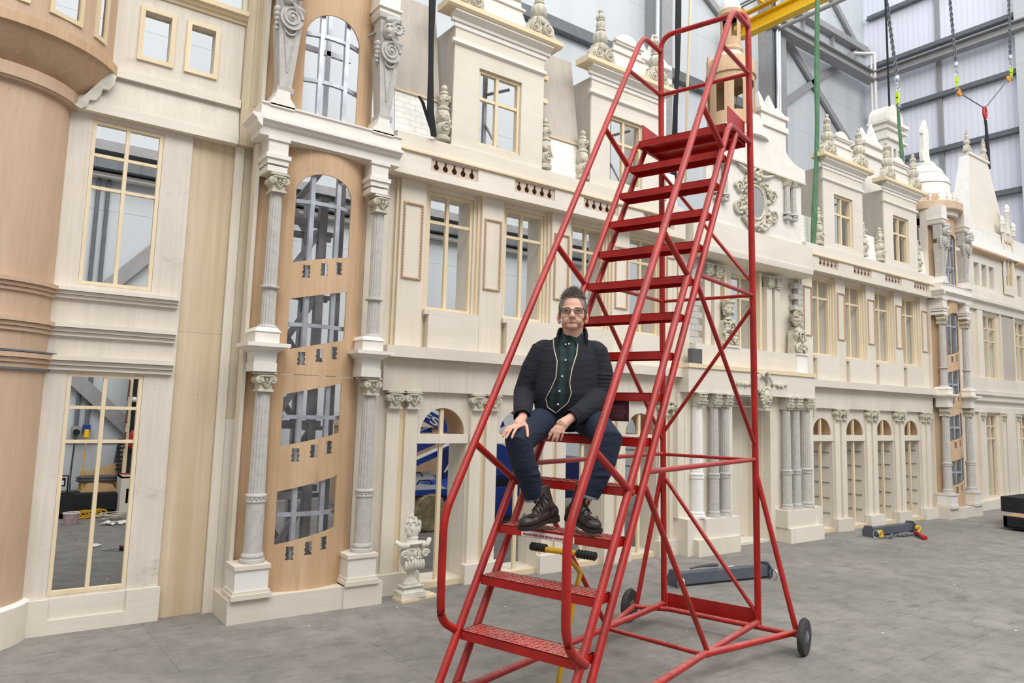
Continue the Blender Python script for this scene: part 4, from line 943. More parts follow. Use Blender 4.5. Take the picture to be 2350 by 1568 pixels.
def lantern():
    c = (8.14, 6.18); t = thing('lantern_turret', 'orange plywood lantern turret with arched openings behind the ladder top', 'turret', (c[0], c[1], 5.3), group='roof tops of the plywood facade')
    def sheet(R, z0, z1, holes, name, mat):
        bend = lambda x, y, z: (c[0]+(R-y)*sin(x/R), c[1]-(R-y)*cos(x/R), z)
        L = pi*R; MB().cut(rect(-L, L, z0, z1), holes, 0, .012, bend, 40).build(name, mat, t)
    R = .325; L = 2*pi*R/8; o = .48*L
    sheet(R, 5.55, 6.36, [arch(-pi*R+L*(k+.5)-.063+(o if k < 7 else 0)-.5*L-.06, -pi*R+L*(k+.5)+.063+(o if k < 7 else 0)-.5*L-.06, 5.778, 6.18) for k in range(1, 8)], 'lower_drum', 'okoume')
    MB().lathe([(.325, 6.33), (.348, 6.335), (.348, 6.36), (.335, 6.47), (.29, 6.59), (.27, 6.6), (.2, 6.62), (.15, 6.72), (.12, 6.72), (.12, 6.6), (.3, 6.4)], (c[0], c[1], 0), 48).build('sloped_roof', 'okoume', t)
    MB().lathe([(.24, 6.605), (.2, 6.63), (.152, 6.72), (.15, 6.72)], (c[0], c[1], 0), 40).build('pale_skirt', 'ply', t)
    R = .142; L = 2*pi*R/6
    sheet(R, 6.70, 7.30, [arch(-pi*R+L*(k+.5)-.042, -pi*R+L*(k+.5)+.042, 6.92, 7.165) for k in range(6)], 'upper_drum', 'okoume')
    MB().lathe([(.142, 6.71), (.166, 6.72), (.166, 6.735), (.172, 6.74), (.172, 6.755), (.155, 6.79), (.142, 6.80)], (c[0], c[1], 0), 40).build('collar', 'okoume', t)
    MB().lathe([(.145, 7.25), (.166, 7.26), (.166, 7.335), (.14, 7.345), (.14, 7.25)], (c[0], c[1], 0), 40).build('top_rim', 'okoume', t)
    MB().lathe([(.145, 7.34), (.145, 7.4), (.115, 7.5), (.06, 7.55), (.004, 7.565)], (c[0], c[1], 0), 32).build('white_cap', 'white', t)
    for k in range(6):
        a = -pi/2+.95+k*pi/3; q = MB(); p = [Vector((c[0]+r*cos(a+d), c[1]+r*sin(a+d), z)) for z in (6.45, 6.6) for r, d in ((.335, -.14), (.335, .14), (.30, .14), (.30, -.14))]; q.hexa(p)
        p = [Vector((c[0]+r*cos(a+d), c[1]+r*sin(a+d), z)) for z in (6.6, 6.65) for r, d in ((.335, .02), (.335, .14), (.30, .14), (.30, .02))]; q.hexa(p)
        if k in (0, 3): q.build('merlon', 'okoume', t)
        else: q.bm.free()
    MB().lathe([(.50, 5.38), (.36, 5.56), (.32, 5.57), (.32, 5.38)], (c[0], c[1], 0), 32).build('curb', 'cream', t)
lantern()

def chimney(x0, x1, z0, z1, y, label):
    t = thing('chimney', label, 'chimney', ((x0+x1)/2, y, z0), group='roof tops of the plywood facade'); w = x1-x0
    MB().box(x0, x1, y, y+.35, z0, z1).build('stack', 'cream', t)
    b = MB().box(x0-.05, x1+.05, y-.05, y+.4, z1, z1+.07).box(x0, x1, y, y+.35, z1+.07, z1+.2).box(x0-.05, x1+.05, y-.05, y+.4, z1+.2, z1+.26); b.build('cap', 'cream', t)
    for f, h in ((.2, .3), (.72, .45), (.95, .2)): MB().frustum(x0+w*f-.12, x0+w*f+.12, y, y+.2, z1+.26, x0+w*f-.015, x0+w*f+.015, y+.1, y+.12, z1+.26+h).build('spike', 'tile', t)
chimney(6.56, 7.06, 4.6, 6.02, 6.4, 'pale chimney with pointed spikes behind the partly hidden dormer')
chimney(12.23, 12.85, 4.6, 6.28, 6.45, 'pale chimney with pointed spikes behind the two right dormers')
t = thing('arched_chimney', 'tall round topped slab chimney with three slits holding the short green sling', 'chimney', (13.66, 6.6, 4.6), group='roof tops of the plywood facade')
c = 13.67; MB().cut([(c-.33, 4.6), (c+.33, 4.6), (c+.33, 7.3)]+[(c+.33*cos(pi*i/12), 7.3+.34*sin(pi*i/12)) for i in range(13)], [arch(c-.22+.18*k-.05, c-.22+.18*k+.05, 5.9, 6.72) for k in range(3)], 6.6, 6.95).build('slab', 'cream', t)
b = MB().box(c-.38, c+.4, 6.53, 6.95, 7.22, 7.28).box(c-.36, c+.38, 6.55, 6.95, 7.1, 7.13).box(c-.36, c+.38, 6.55, 6.95, 6.9, 6.94); b.build('moulding', 'cream', t)

# ------------------------------------------------------------------ far right wing
def right_wing():
    t = thing('facade_section', 'far right plywood wing with tall windows and a tapering roof at the picture edge', 'plywood facade', (16.4, 6.1, 0), group='plywood building facade')
    x0, x1, Y = 14.56, 18.9, 6.1
    W = [(15.87, 16.36), (17.38, 17.95)]
    MB().cut(rect(x0, x1, 0, 1.84), [rect(W[0][0], W[0][1], .19, 1.80), rect(W[1][0], W[1][1], .5, 1.8), rect(18.3, 18.8, .5, 1.8)], Y, Y+.02).build('ground_wall', 'plyz', t)
    V = [(15.84, 16.54), (17.40, 18.02)]
    MB().cut(rect(x0, x1, 2.23, 3.85), [rect(a, b, 2.5, 3.77) for a, b in V], Y, Y+.02).build('upper_wall', 'plyz', t)
    for (a, b), z0, z1 in ((W[0], .19, 1.8), (W[1], .5, 1.8)):
        reveal_mb(MB(), a, b, z0, z1, Y+.02, 6.35).build('window_reveal', 'ply', t); frame_mb(MB(), a, b, z0, z1, Y+.02, ((a+b)/2,), (1.56, 1.32), .03).build('window_frame', 'pine', t)
    for a, b in V:
        reveal_mb(MB(), a, b, 2.5, 3.77, Y+.02, 6.35).build('window_reveal', 'ply', t); frame_mb(MB(), a, b, 2.5, 3.77, Y+.02, ((a+b)/2,), (3.5, 3.25), .03).build('window_frame', 'pine', t)
    for a, b in ((14.56, 14.9), (15.45, 15.68), (16.46, 16.62), (16.68, 17.12), (17.18, 17.32)): MB().box(a, b, Y-.06, Y, .16, 1.83).build('pilaster', 'plyz', t)
    for a in (15.56, 16.54, 17.25): place(ION_P, 'capital', t, (a, Y-.05, 1.70), scale=(.9, 1, .8))
    for a, b in ((15.55, 15.78), (16.60, 16.66), (17.28, 17.34)): MB().box(a, b, Y-.05, Y, 2.49, 3.83).build('pilaster', 'plyz', t)
    MB().box(16.70, 17.26, Y-.03, Y, 2.49, 3.8).build('panel', 'greyroof', t)
    for a in (16.63, 17.3, 15.8): MB().box(a-.02, a+.02, Y-.02, Y, 2.49, 3.83).build('batten', 'pine', t)
    b = MB().box(x0, 16.0, Y-.13, Y, 0, .17).box(16.0, 16.4, Y-.07, Y, 0, .17).box(16.4, x1, Y-.13, Y, 0, .19); b.build('plinth', 'ply', t)
    MB().profile_x([(Y, 1.83), (Y-.05, 1.83), (Y-.05, 1.93), (Y-.03, 1.95), (Y-.03, 2.03), (Y-.1, 2.05), (Y-.1, 2.14), (Y-.15, 2.16), (Y-.15, 2.22), (Y, 2.23)], x0, x1).build('string_course', 'ply', t)
    MB().box(x0, x1, Y-.08, Y, 2.23, 2.49).build('sill_band', 'ply_low', t)
    MB().profile_x([(Y, 3.83), (Y-.06, 3.83), (Y-.07, 3.97), (Y-.14, 3.99), (Y-.14, 4.05), (Y-.11, 4.06), (Y-.10, 4.2), (Y, 4.2)], x0, x1).build('cornice', 'ply', t)
    S = [(15.6, 15.845), (15.96, 16.2), (16.31, 16.55), (17.72, 17.95)]
    MB().cut(rect(x0, x1, 4.2, 4.99), [rect(a, b, 4.33, 4.79) for a, b in S]+[rect(17.05, 17.42, 4.47, 4.985)], Y, Y+.02).build('attic_wall', 'ply', t)
    for a, b in S: reveal_mb(MB(), a, b, 4.33, 4.79, Y+.02, 6.3).build('window_reveal', 'ply_low', t)
    MB().profile_x([(Y, 4.97), (Y-.08, 4.98), (Y-.12, 5.01), (Y-.12, 5.05), (Y, 5.06)], 15.3, 16.95).build('eave', 'okoume', t)
    MB().profile_x([(Y, 4.97), (Y-.08, 4.98), (Y-.12, 5.01), (Y-.12, 5.05), (Y, 5.06)], 17.55, x1).build('eave', 'okoume', t)
    MB().cut([(16.96, 4.3), (17.5, 4.3), (17.5, 5.62), (17.42, 5.7), (17.23, 5.95), (17.04, 5.7), (16.96, 5.62)], [rect(17.05, 17.42, 4.47, 5.44)], Y-.04, Y-.02).build('gabled_bay', 'plyz', t)
    frame_mb(MB(), 17.05, 17.42, 4.47, 5.44, Y-.035, (17.235,), (5.1,), .025).build('window_frame', 'pine', t)
    for x, h in ((16.95, 5.95), (17.22, 6.25), (17.5, 5.9)):
        for d in (-.035, .035): MB().lathe([(.03, 5.6), (.03, h-.2), (.045, h-.18), (.028, h-.14), (.04, h-.1), (.03, h-.05), (.004, h)], (x+d, Y-.05, 0), 12).build('pinnacle', 'cream', t)
    # flared foot and tapering roof
    b = MB(); n = 6
    for i in range(n):
        z0, z1 = 5.05+.5*i/n, 5.05+.5*(i+1)/n; f0, f1 = (1-i/n)**2, (1-(i+1)/n)**2
        b.hexa([(15.35-.15*f0, Y-.1*f0, z0), (18.6, Y-.1*f0, z0), (18.6, Y+.3, z0), (15.35, Y+.3, z0), (15.35-.15*f1, Y-.1*f1, z1), (18.6, Y-.1*f1, z1), (18.6, Y+.3, z1), (15.35, Y+.3, z1)])
    b.build('flared_roof', 'tile', t)
    MB().frustum(15.5, 17.6, 6.12, 6.5, 5.05, 16.23, 17.16, 6.35, 6.5, 7.2).build('tapering_roof', 'ply', t)
    MB().hexa([(15.48, 6.12, 5.05), (15.5, 6.12, 5.05), (15.5, 6.55, 5.05), (15.48, 6.55, 5.05), (16.21, 6.35, 7.2), (16.23, 6.35, 7.2), (16.23, 6.52, 7.2), (16.21, 6.52, 7.2)]).build('white_roof_side', 'white', t)
    MB().box(16.2, 17.2, 6.32, 6.53, 7.2, 7.25).build('roof_cap', 'cream', t)
    for x in (16.28, 17.1): place(FIN, 'finial', t, (x, 6.40, 7.25), scale=(.7, .7, .78))
    MB().box(14.45, 15.4, 6.5, 6.53, 4.3, 5.3).build('okoume_panel', 'okoume', t)
right_wing()
# ------------------------------------------------------------------ red warehouse ladder
TH = .3117
def ladder():
    t = thing('mobile_ladder', 'tall red wheeled warehouse ladder with handrails, standing in the foreground', 'ladder', (1.819, 3.207, 0), TH)
    W = ROOTM[t.name]
    def put(b, name, mat='red', parent=t, smooth=38): b.bm.transform(W); return b.build(name, mat, parent, smooth)
    V = lambda a, b, z: (a, -b, z)                      # a: going, b: across from the far side, z: height
    def tub(name, pts, r=.0215, n=12, parent=t): return put(MB().tube([V(*p) for p in pts], r, n), name, parent=parent)
    def rnd(pts, k, rad):
        """round the corner at index k"""
        p, a, c = Vector(pts[k]), Vector(pts[k-1]), Vector(pts[k+1]); u, v = (a-p).normalized()*rad, (c-p).normalized()*rad
        q = [p+u*(1-s)**2+v*s**2 for s in (0, .2, .4, .6, .8, 1)]; return pts[:k]+[tuple(x) for x in q]+pts[k+1:]
    G, RISE, WD, DP = .153, .251, .70, .156
    for k in range(1, 15):
        z, a = k*RISE, k*G; b = MB()
        b.box(a, a+DP, -WD, 0, z-.005, z); b.box(a, a+.006, -WD, 0, z-.046, z); b.box(a+DP-.006, a+DP, -WD, 0, z-.046, z)
        b.box(a, a+DP, -WD, -WD+.006, z-.046, z); b.box(a, a+DP, -.006, 0, z-.046, z); b.box(a+.05, a+.056, -WD, 0, z-.03, z-.005)
        if k < 8:
            for i in range(22):
                for j in range(4):
                    b.cbox((a+.03+.03*j, -.03-.0305*i, z+.001), .02, .006, .004, Matrix.Rotation(.7 if (i+j) % 2 else -.7, 3, 'Z'))
        else:
            for i in range(22): b.cbox((a+.035, -.03-.0305*i, z-.006), .016, .006, .004, Matrix.Rotation(.7 if i % 2 else -.7, 3, 'Z'))
        put(b, 'step')
    # platform
    z = 15*RISE; a = 15*G; b = MB().box(a, 2.72, -WD, 0, z-.006, z).box(a, a+.006, -WD, 0, z-.05, z).box(a+.2, a+.206, -WD, 0, z-.045, z).box(2.714, 2.72, -WD, 0, z-.05, z).box(a, 2.72, -WD, -WD+.006, z-.04, z).box(a, 2.72, -.006, 0, z-.04, z)
    put(b, 'platform')
    for bb in (.006, .694): put(MB().box(2.345, 2.715, -bb-.003, -bb+.003, z+.0, z+.15), 'toe_board')
    S = G/RISE
    for bb, o in ((-.022, .012), (.722, .008)):
        f = [(o+.0, bb, .0), (o+3.70*S, bb, 3.70), (o+3.70*S+.06, bb, 3.748), (2.74, bb, 3.76)]
        tub('stringer', rnd(f, 1, .03))
        tub('stringer', [(o+.158, bb, .0), (o+.158+3.72*S, bb, 3.72)])
    post = lambda z: 2.736+(.12)*(4.7-z)/4.6
    for bb in (-.022, .722): tub('rear_post', [(post(.10), bb, .10), (post(4.62), bb, 4.62)], .024)
    # hand rails
    for bb, q in ((-.022, 0), (.722, 0)):
        sgn = -1 if bb < 0 else 1
        p = [(.325, bb+sgn*.012, .485), (.19, bb+sgn*.012, .565), (.165, bb, .66), (.165, bb, 1.09), (2.335, bb, 4.60), (2.42, bb, 4.685), (2.74, bb, 4.70)]
        for i in (5, 4, 3, 2, 1): p = rnd(p, i, .055 if i != 3 else .09)
        tub('handrail', p)
        for (a0, z0, a1, z1) in ((.41, 1.45, .80, 1.225), (1.19, 2.70, 1.565, 2.495), (1.797, 3.70, 2.18, 3.515)): tub('rail_bracket', [(a0, bb, z0), (a1, bb, z1)], .019)
        tub('side_rail', [(2.162, bb, 4.30), (post(4.32), bb, 4.315)], .017)
    p = [(2.736, -.022, 4.55), (2.738, -.022, 4.84), (2.738, .722, 4.84), (2.736, .722, 4.55)]
    for i in (2, 1): p = rnd(p, i, .12)
    tub('back_rail', p); tub('back_rail', [(2.745, -.022, 4.32), (2.745, .722, 4.32)], .017)
    # braces
    for bb in (-.022, .722):
        tub('brace', [(.99, bb, 1.325), (post(1.32), bb, 1.32)], .0155); tub('brace', [(1.73, bb, 2.54), (post(2.56), bb, 2.56)], .0145)
        tub('brace', [(1.695, bb, 2.475), (post(1.42), bb, 1.42)], .0155); tub('brace', [(.955, bb, 1.245), (1.85 if bb > 0 else 1.905, bb, .18)], .0165)
    for z in (1.315, 2.56): tub('brace', [(post(z), -.022, z), (post(z), .722, z)], .0135)
    tub('brace', [(post(1.5), -.01, 1.50), (post(2.45), .71, 2.46)], .014); tub('brace', [(post(3.63), -.01, 3.63), (post(2.67), .71, 2.67)], .014); tub('brace', [(post(1.13), -.01, 1.13), (post(.2), .71, .2)], .0155)
    tub('outrigger_leg', [(post(1.18), -.03, 1.20), (2.66, -.165, .15)], .019); tub('outrigger_leg', [(post(1.18), .73, 1.20), (2.785, 1.01, .15)], .019)
    # base frame
    for bb, n1 in ((-.022, (1.93, .16)), (.722, (1.82, .17))):
        tub('base_tube', [(.30, bb, .19), (n1[0], bb, n1[1]), (post(.14), bb, .14)])
    tub('base_tube', [(1.93, -.022, .15), (1.82, .722, .16)], .0145)
    tub('base_tube', [(1.93, -.022, .155), (2.63, -.17, .14), ], .019); tub('base_tube', [(1.82, .722, .165), (2.785, 1.01, .14)], .0215)
    tub('base_tube', [(2.63, -.17, .135), (2.80, .05, .12), (2.79, 1.01, .12)], .019)
    put(MB().box(2.868, 2.874, -.715, .0, .11, .225), 'rear_plate')
    for bb in (-.235, 1.07):
        sg = -1 if bb < 0 else 1; ax = 2.68 if bb < 0 else 2.76
        w = MB(); w.lathe([(.045, -.02), (.098, -.022), (.116, -.02), (.125, -.008), (.125, .008), (.116, .02), (.098, .022), (.045, .02)], V(ax, bb, .125), 36, axis='y')
        w.torus(V(ax, bb, .125), .122, .006, n=36)
        o = put(w, 'wheel', 'rubber')
        h = MB().lathe([(.001, -.026), (.03, -.026), (.05, -.016), (.05, .016), (.03, .026), (.001, .026)], V(ax, bb, .125), 20, axis='y'); put(h, 'hub', 'beam_d', o)
        put(MB().tube([V(ax, bb-sg*.07, .135), V(ax, bb+sg*.03, .125)], .012, 8), 'axle', 'chrome', o)
    # hand lever
    lv = put(MB().tube([V(.9, .36, .76), V(.84, .36, .62), V(.70, .36, .25), V(.66, .36, .03)], .014, 10), 'lever_rod', 'yellow_d')
    put(MB().tube([V(.55, .43, .925), V(.66, .41, .89), V(.82, .36, .81), V(.9, .36, .75)], .013, 10), 'lever_arm', 'yellow_d', lv)
    put(MB().tube([V(.55, .27, .918), V(.55, .645, .932)], .0145, 12), 'lever_bar', 'yellow_d', lv)
    for b0, b1 in ((.262, .358), (.545, .652)):
        g = MB().tube([V(.55, b0, .925), V(.55, b1, .929)], .019, 14)
        for k in range(6): g.torus(V(.55, b0+(b1-b0)*(k+.5)/6, .927), .019, .004, n=14)
        put(g, 'grip', 'blackp', lv)
    put(MB().box(.86, 1.0, -.40, -.39, .60, .64).box(.86, .87, -.40, -.2, .60, .64).box(.9, 1.05, -.33, -.32, .6, .64), 'lever_bracket')
    # warning strip on the fourth step and maroon notice under the seventh
    a, z = 4*G, 4*RISE
    st = put(MB().box(a-.003, a, -.49, -.155, z-.044, z-.012), 'warning_strip', 'paper'); st['label'] = 'white warning strip with dark red capitals'
    txt('RELEASE HAND LEVER BEFORE ASCENDING STEPS', .0158, 'lettering', 'redplain', st, W @ Matrix.Translation((a-.0045, -.166, z-.036)) @ Matrix.Rotation(-pi/2, 4, 'Z') @ Matrix.Rotation(pi/2, 4, 'X'), .315)
    a, z = 7*G+.02, 7*RISE
    n = put(MB().box(a, a+.004, -.55, -.14, z-.165, z-.046), 'notice_board', MAROON); n['label'] = 'maroon notice board hanging below a step'
    b = MB(); random.seed(4)
    for i in range(11):
        x = -.16
        while x > -.52:
            w = random.uniform(.006, .022)
            if x-w < -.53: break
            b.box(a-.001, a, x-w, x, z-.075-.0075*i, z-.0715-.0075*i); x -= w+.005
    put(b, 'notice_lines', NOTE, n)
MAROON = plain('maroon_board', '4a1f27', .5); NOTE = plain('faded_pink_lines', '7d565c', .6)
def txt(s, size, name, mat, parent, m, width=None):
    c = bpy.data.curves.new(name, 'FONT'); c.body = s; c.size = size; c.extrude = .0006; c.resolution_u = 3; c.offset = size*.02
    o = bpy.data.objects.new(name, c); COL.objects.link(o); bpy.context.view_layer.update()
    me = bpy.data.meshes.new_from_object(o.evaluated_get(bpy.context.evaluated_depsgraph_get())); COL.objects.unlink(o); bpy.data.objects.remove(o)
    xs = [v.co.x for v in me.vertices]; k = width/(max(xs)-min(xs)) if width else 1
    me.transform(Matrix.Diagonal((k, 1, 1, 1))); me.transform(m); b = MB(); b.bm.from_mesh(me)
    return b.build(name, mat, parent, 0)
ladder()
# ------------------------------------------------------------------ the man
def organic(b, voxel, smooth=6, name='tmp'):
    """union of overlapping closed shapes into one continuous smooth surface"""
    me = bpy.data.meshes.new(name); bmesh.ops.recalc_face_normals(b.bm, faces=b.bm.faces); b.bm.to_mesh(me); b.bm.free()
    o = bpy.data.objects.new(name, me); COL.objects.link(o)
    r = o.modifiers.new('r', 'REMESH'); r.mode = 'VOXEL'; r.voxel_size = voxel; r.adaptivity = 0
    if smooth: q = o.modifiers.new('s', 'SMOOTH'); q.iterations = smooth; q.factor = .5
    bpy.context.view_layer.update()
    m = bpy.data.meshes.new_from_object(o.evaluated_get(bpy.context.evaluated_depsgraph_get()))
    COL.objects.unlink(o); bpy.data.objects.remove(o); return m
def loft(b, rings, n=32):
    R = []
    for cx, cy, z, rx, ryf, ryb in rings:
        R.append([b.bm.verts.new((cx+rx*(abs(cos(2*pi*j/n))**.85)*(1 if cos(2*pi*j/n) > 0 else -1), cy+(ryf if sin(2*pi*j/n) < 0 else ryb)*(abs(sin(2*pi*j/n))**.85)*(1 if sin(2*pi*j/n) > 0 else -1), z)) for j in range(n)])
    for a, c in zip(R, R[1:]):
        for j in range(n): b._f([a[j], a[(j+1) % n], c[(j+1) % n], c[j]])
    b._f(R[0][::-1]); b._f(R[-1]); return b
SKIN = NT('skin'); _n = SKIN.noise(SKIN.pos((1, 1, 1)), 26, 4)
SKIN.b.inputs['Subsurface Weight'].default_value = .08; SKIN.b.inputs['Subsurface Radius'].default_value = (.01, .004, .002)
SKIN.base(SKIN.ramp(_n, [(.3, lin('cf9c86')), (.7, lin('dcae98'))]), .5); SKIN = SKIN.m
LIPS = plain('lips', 'bf8a7e', .5); EYEW = plain('eye_white', 'b9aca4', .4); IRIS = plain('iris', '33383a', .2); HAIR = plain('grey_brown_hair', '958b82', .75, var=.40, scale=90)
def cloth(name, hexc, hex2, scale=160, wrinkle=.0):
    t = NT(name); f = t.noise(t.pos((1, 1, 1)), scale, 3, .7); g = t.noise(t.pos((1, 1, 1)), 7, 4)
    c = t.mix(t.ramp(f, [(.35, (0, 0, 0, 1)), (.7, (1, 1, 1, 1))]), lin(hexc), lin(hex2)); c = t.mix(1, c, t.ramp(g, [(.3, (.8, .8, .8, 1)), (.7, (1.0, 1.0, 1.0, 1))]), 'MULTIPLY')
    w = t.noise(t.pos((9, 9, 22)), 1.5, 4, .6); t.bump(w, .55, .02); t.b.inputs['Sheen Weight'].default_value = .02
    return t.base(c, .9)
NAVY = cloth('navy_wool', '14151f', '20212f'); DENIM = cloth('dark_denim', '0f1728', '202d47', 220); CUFF = cloth('denim_cuff', '5d6c80', '8f9aa8', 200)
def plaid():
    t = NT('dark_green_shirt'); w = t.n('TexWave'); w.inputs['Scale'].default_value = 5.5; w2 = t.n('TexWave', bands_direction='Z'); w2.inputs['Scale'].default_value = 5.5
    p = t.pos((1, 1, 1), (0, 0, .73)); t.l(p, w.inputs['Vector']); t.l(p, w2.inputs['Vector'])
    c = t.mix(w.outputs['Fac'], lin('101c22'), lin('1d3a37')); c = t.mix(w2.outputs['Fac'], c, t.mix(w.outputs['Fac'], lin('0e1720'), lin('17302f')))
    return t.base(c, .85)
SHIRT = plaid(); LEATHER = plain('dark_brown_leather', '3a2c28', .42, var=.25, scale=18); SOLE = plain('boot_sole', '2b2421', .8); ZIP = plain('zip_teeth', 'c9b8a4', .4, .3); BTN = plain('pale_button', 'cfd3d6', .4); FRAMEG = plain('dark_spectacle_frame', '2f2522', .3); LACE = plain('boot_lace', '1e1714', .8)
def glass_mat():
    m = bpy.data.materials.new('lens'); m.use_nodes = True; b = m.node_tree.nodes['Principled BSDF']
    b.inputs['Base Color'].default_value = (.08, .07, .07, 1); b.inputs['Specular IOR Level'].default_value = .08; b.inputs['Alpha'].default_value = .28; b.inputs['Roughness'].default_value = .05; return m
LENS = glass_mat()

def man():
    ang = math.atan2(-.67, .742)
    t = thing('person', 'man in navy zip jacket, jeans and brown boots sitting on a ladder step', 'person', (2.813, 3.317, 1.506), ang)
    W = Matrix.Translation((2.813, 3.317, 0)) @ Matrix.Rotation(ang, 4, 'Z')
    def put(b, name, mats, parent=t, smooth=50):
        if isinstance(b, bpy.types.Mesh): q = MB(); q.bm.from_mesh(b); b = q
        b.bm.transform(W); return b.build(name, mats, parent, smooth)
    hx = .025
    # ---- body: head, neck, trunk, arms, hands and legs as one surface
    b = MB()
    b.ball((hx, -.032, 2.248), .077, .098, .092, 28, 20); b.ball((hx, -.07, 2.215), .069, .072, .075, 24, 16); b.ball((hx, -.082, 2.168), .064, .062, .052, 24, 16)
    b.ball((hx, -.118, 2.136), .034, .03, .022, 16, 12); b.ball((hx-.040, -.058, 2.158), .028, .046, .030).ball((hx+.040, -.058, 2.158), .028, .046, .030)
    for s in (-1, 1):
        b.ball((hx+s*.042, -.115, 2.193), .027, .023, .024, 14, 10); b.ball((hx+s*.024, -.134, 2.172), .014, .012, .018, 12, 8)            # cheek
        b.ball((hx+s*.034, -.124, 2.2435), .030, .013, .008, 14, 8)           # brow
        b.ball((hx+s*.036, -.122, 2.168), .02, .02, .024, 12, 8)             # smile fold
        b.ball((hx+s*.083, -.022, 2.198), .010, .024, .034, 14, 10, Matrix.Rotation(s*.25, 3, 'Z')); b.ball((hx+s*.079, -.03, 2.172), .011, .014, .014, 10, 8)
        b.ball((hx+s*.012, -.152, 2.19), .010, .012, .009, 10, 8)            # nostril wing
    b.tube([(hx, -.132, 2.232), (hx, -.146, 2.212), (hx, -.163, 2.192)], [.009, .011, .0135], 12); b.ball((hx, -.16, 2.19), .0145, .014, .012, 12, 8)
    b.ball((hx, -.137, 2.160), .026, .012, .006, 14, 8); b.ball((hx, -.135, 2.149), .022, .012, .007, 14, 8)
    b.tube([(hx, -.01, 2.02), (hx+.002, -.03, 2.09), (hx+.002, -.045, 2.15)], [.066, .060, .062], 20)
    loft(b, [(0, -.02, 1.60, .14, .1, .08), (0, -.03, 1.8, .15, .12, .08), (0, -.02, 1.98, .15, .1, .07), (.01, -.01, 2.05, .1, .06, .05)], 20)
    armR = [(-.15, -.02, 2.0), (-.21, -.03, 1.87), (-.25, -.04, 1.735), (-.243, -.17, 1.66), (-.236, -.29, 1.597)]
    armL = [(.165, -.02, 2.0), (.2, -.03, 1.87), (.19, -.06, 1.735), (.12, -.2, 1.663), (.022, -.325, 1.598)]
    for p in (armR, armL): b.tube(p, [.05, .045, .04, .036, .027], 14)
    for L in ([(-.088, .0, 1.606), (-.165, -.2, 1.553), (-.243, -.395, 1.462), (-.22, -.37, 1.36), (-.178, -.315, 1.24), (-.11, -.31, 1.12)], [(.088, .0, 1.606), (.17, -.18, 1.566), (.238, -.348, 1.492), (.213, -.365, 1.38), (.165, -.375, 1.26), (.09, -.36, 1.12)]):
        b.tube(L, [.06, .055, .045, .042, .036, .03], 14)
    def finger(pts, r): b.tube(pts, [r*1.05, r, r*.95, r*.8][:len(pts)], 10); b.ball(pts[-1], r*.82, u=10, v=8); [b.ball(p, r*1.04, u=10, v=8) for p in pts[:-1]]
    def fing(k, tip, up, r):
        k, tip = Vector(k), Vector(tip); m1 = k.lerp(tip, .42)+Vector(up); m2 = k.lerp(tip, .74)+Vector(up)*.7; finger([k, m1, m2, tip], r)
    # right hand spread on the knee
    K = [(-.286, -.392, 1.553), (-.271, -.405, 1.559), (-.254, -.412, 1.561), (-.236, -.412, 1.557)]; T = [(-.326, -.452, 1.508), (-.321, -.472, 1.499), (-.302, -.486, 1.494), (-.272, -.490, 1.494)]
    for k, q, r in zip(K, T, (.0078, .0086, .009, .0088)): fing(k, q, (-.003, -.008, .012), r)
    b.tube([(-.236, -.29, 1.597), (-.245, -.34, 1.578), (-.258, -.39, 1.556)], [.026, .03, .024], 14); b.ball((-.25, -.36, 1.565), .036, .042, .016, 16, 10, Matrix.Rotation(.45, 3, 'X')); b.ball((-.262, -.398, 1.553), .034, .02, .014, 14, 10)
    finger([(-.222, -.335, 1.572), (-.205, -.375, 1.556), (-.197, -.415, 1.53), (-.192, -.445, 1.503)], .0098)
    # left hand hanging between the legs
    K = [(-.05, -.375, 1.555), (-.034, -.388, 1.556), (-.017, -.391, 1.553), (0, -.384, 1.549)]; T = [(-.084, -.375, 1.492), (-.062, -.388, 1.482), (-.040, -.388, 1.481), (-.018, -.376, 1.486)]
    for k, q, r in zip(K, T, (.0086, .009, .0087, .0078)): fing(k, q, (.002, -.008, .004), r)
    b.tube([(.022, -.325, 1.598), (.003, -.35, 1.583), (-.022, -.378, 1.558)], [.026, .03, .024], 14); b.tube([(.02, -.335, 1.597), (-.018, -.37, 1.565)], [.026, .034], 16); b.ball((-.012, -.367, 1.568), .034, .019, .032, 16, 10, Matrix.Rotation(.6, 3, 'Y'))
    finger([(-.005, -.34, 1.585), (-.045, -.345, 1.56), (-.068, -.35, 1.535), (-.082, -.352, 1.512)], .0092)
    me = organic(b, .0034, 8, 'body'); me.materials.clear()
    o = put(me, 'body', [SKIN, LIPS], smooth=80)
    Wi = (ROOTM[t.name].inverted() @ W).inverted()
    for f in o.data.polygons:
        c = Wi @ f.center
        f.material_index = 0
    for s in (-1, 1):
        e = put(MB().ball((hx+s*.034, -.1185, 2.2255), .0115, u=16, v=12), 'eye', EYEW, smooth=80); put(MB().ball((hx+s*.034, -.1268, 2.2255), .0062, .005, .0062, 12, 8), 'iris', IRIS, e)
        q = MB().tube([(hx+s*.018, -.1345, 2.229), (hx+s*.027, -.1365, 2.2345), (hx+s*.04, -.135, 2.2345), (hx+s*.05, -.127, 2.227)], .0035, 8); put(q, 'eyelid', SKIN)
        q = MB(); random.seed(12+s)
        for k in range(26):
            f = k/25; x = hx+s*(.014+.044*f); q.tube([(x, -.1365+.02*f*f, 2.241+.004*sin(f*3)), (x+s*.006, -.1385+.02*f*f, 2.2455+.003*sin(f*3))], [.0012, .0004], 5)
        put(q, 'eyebrow', HAIR)
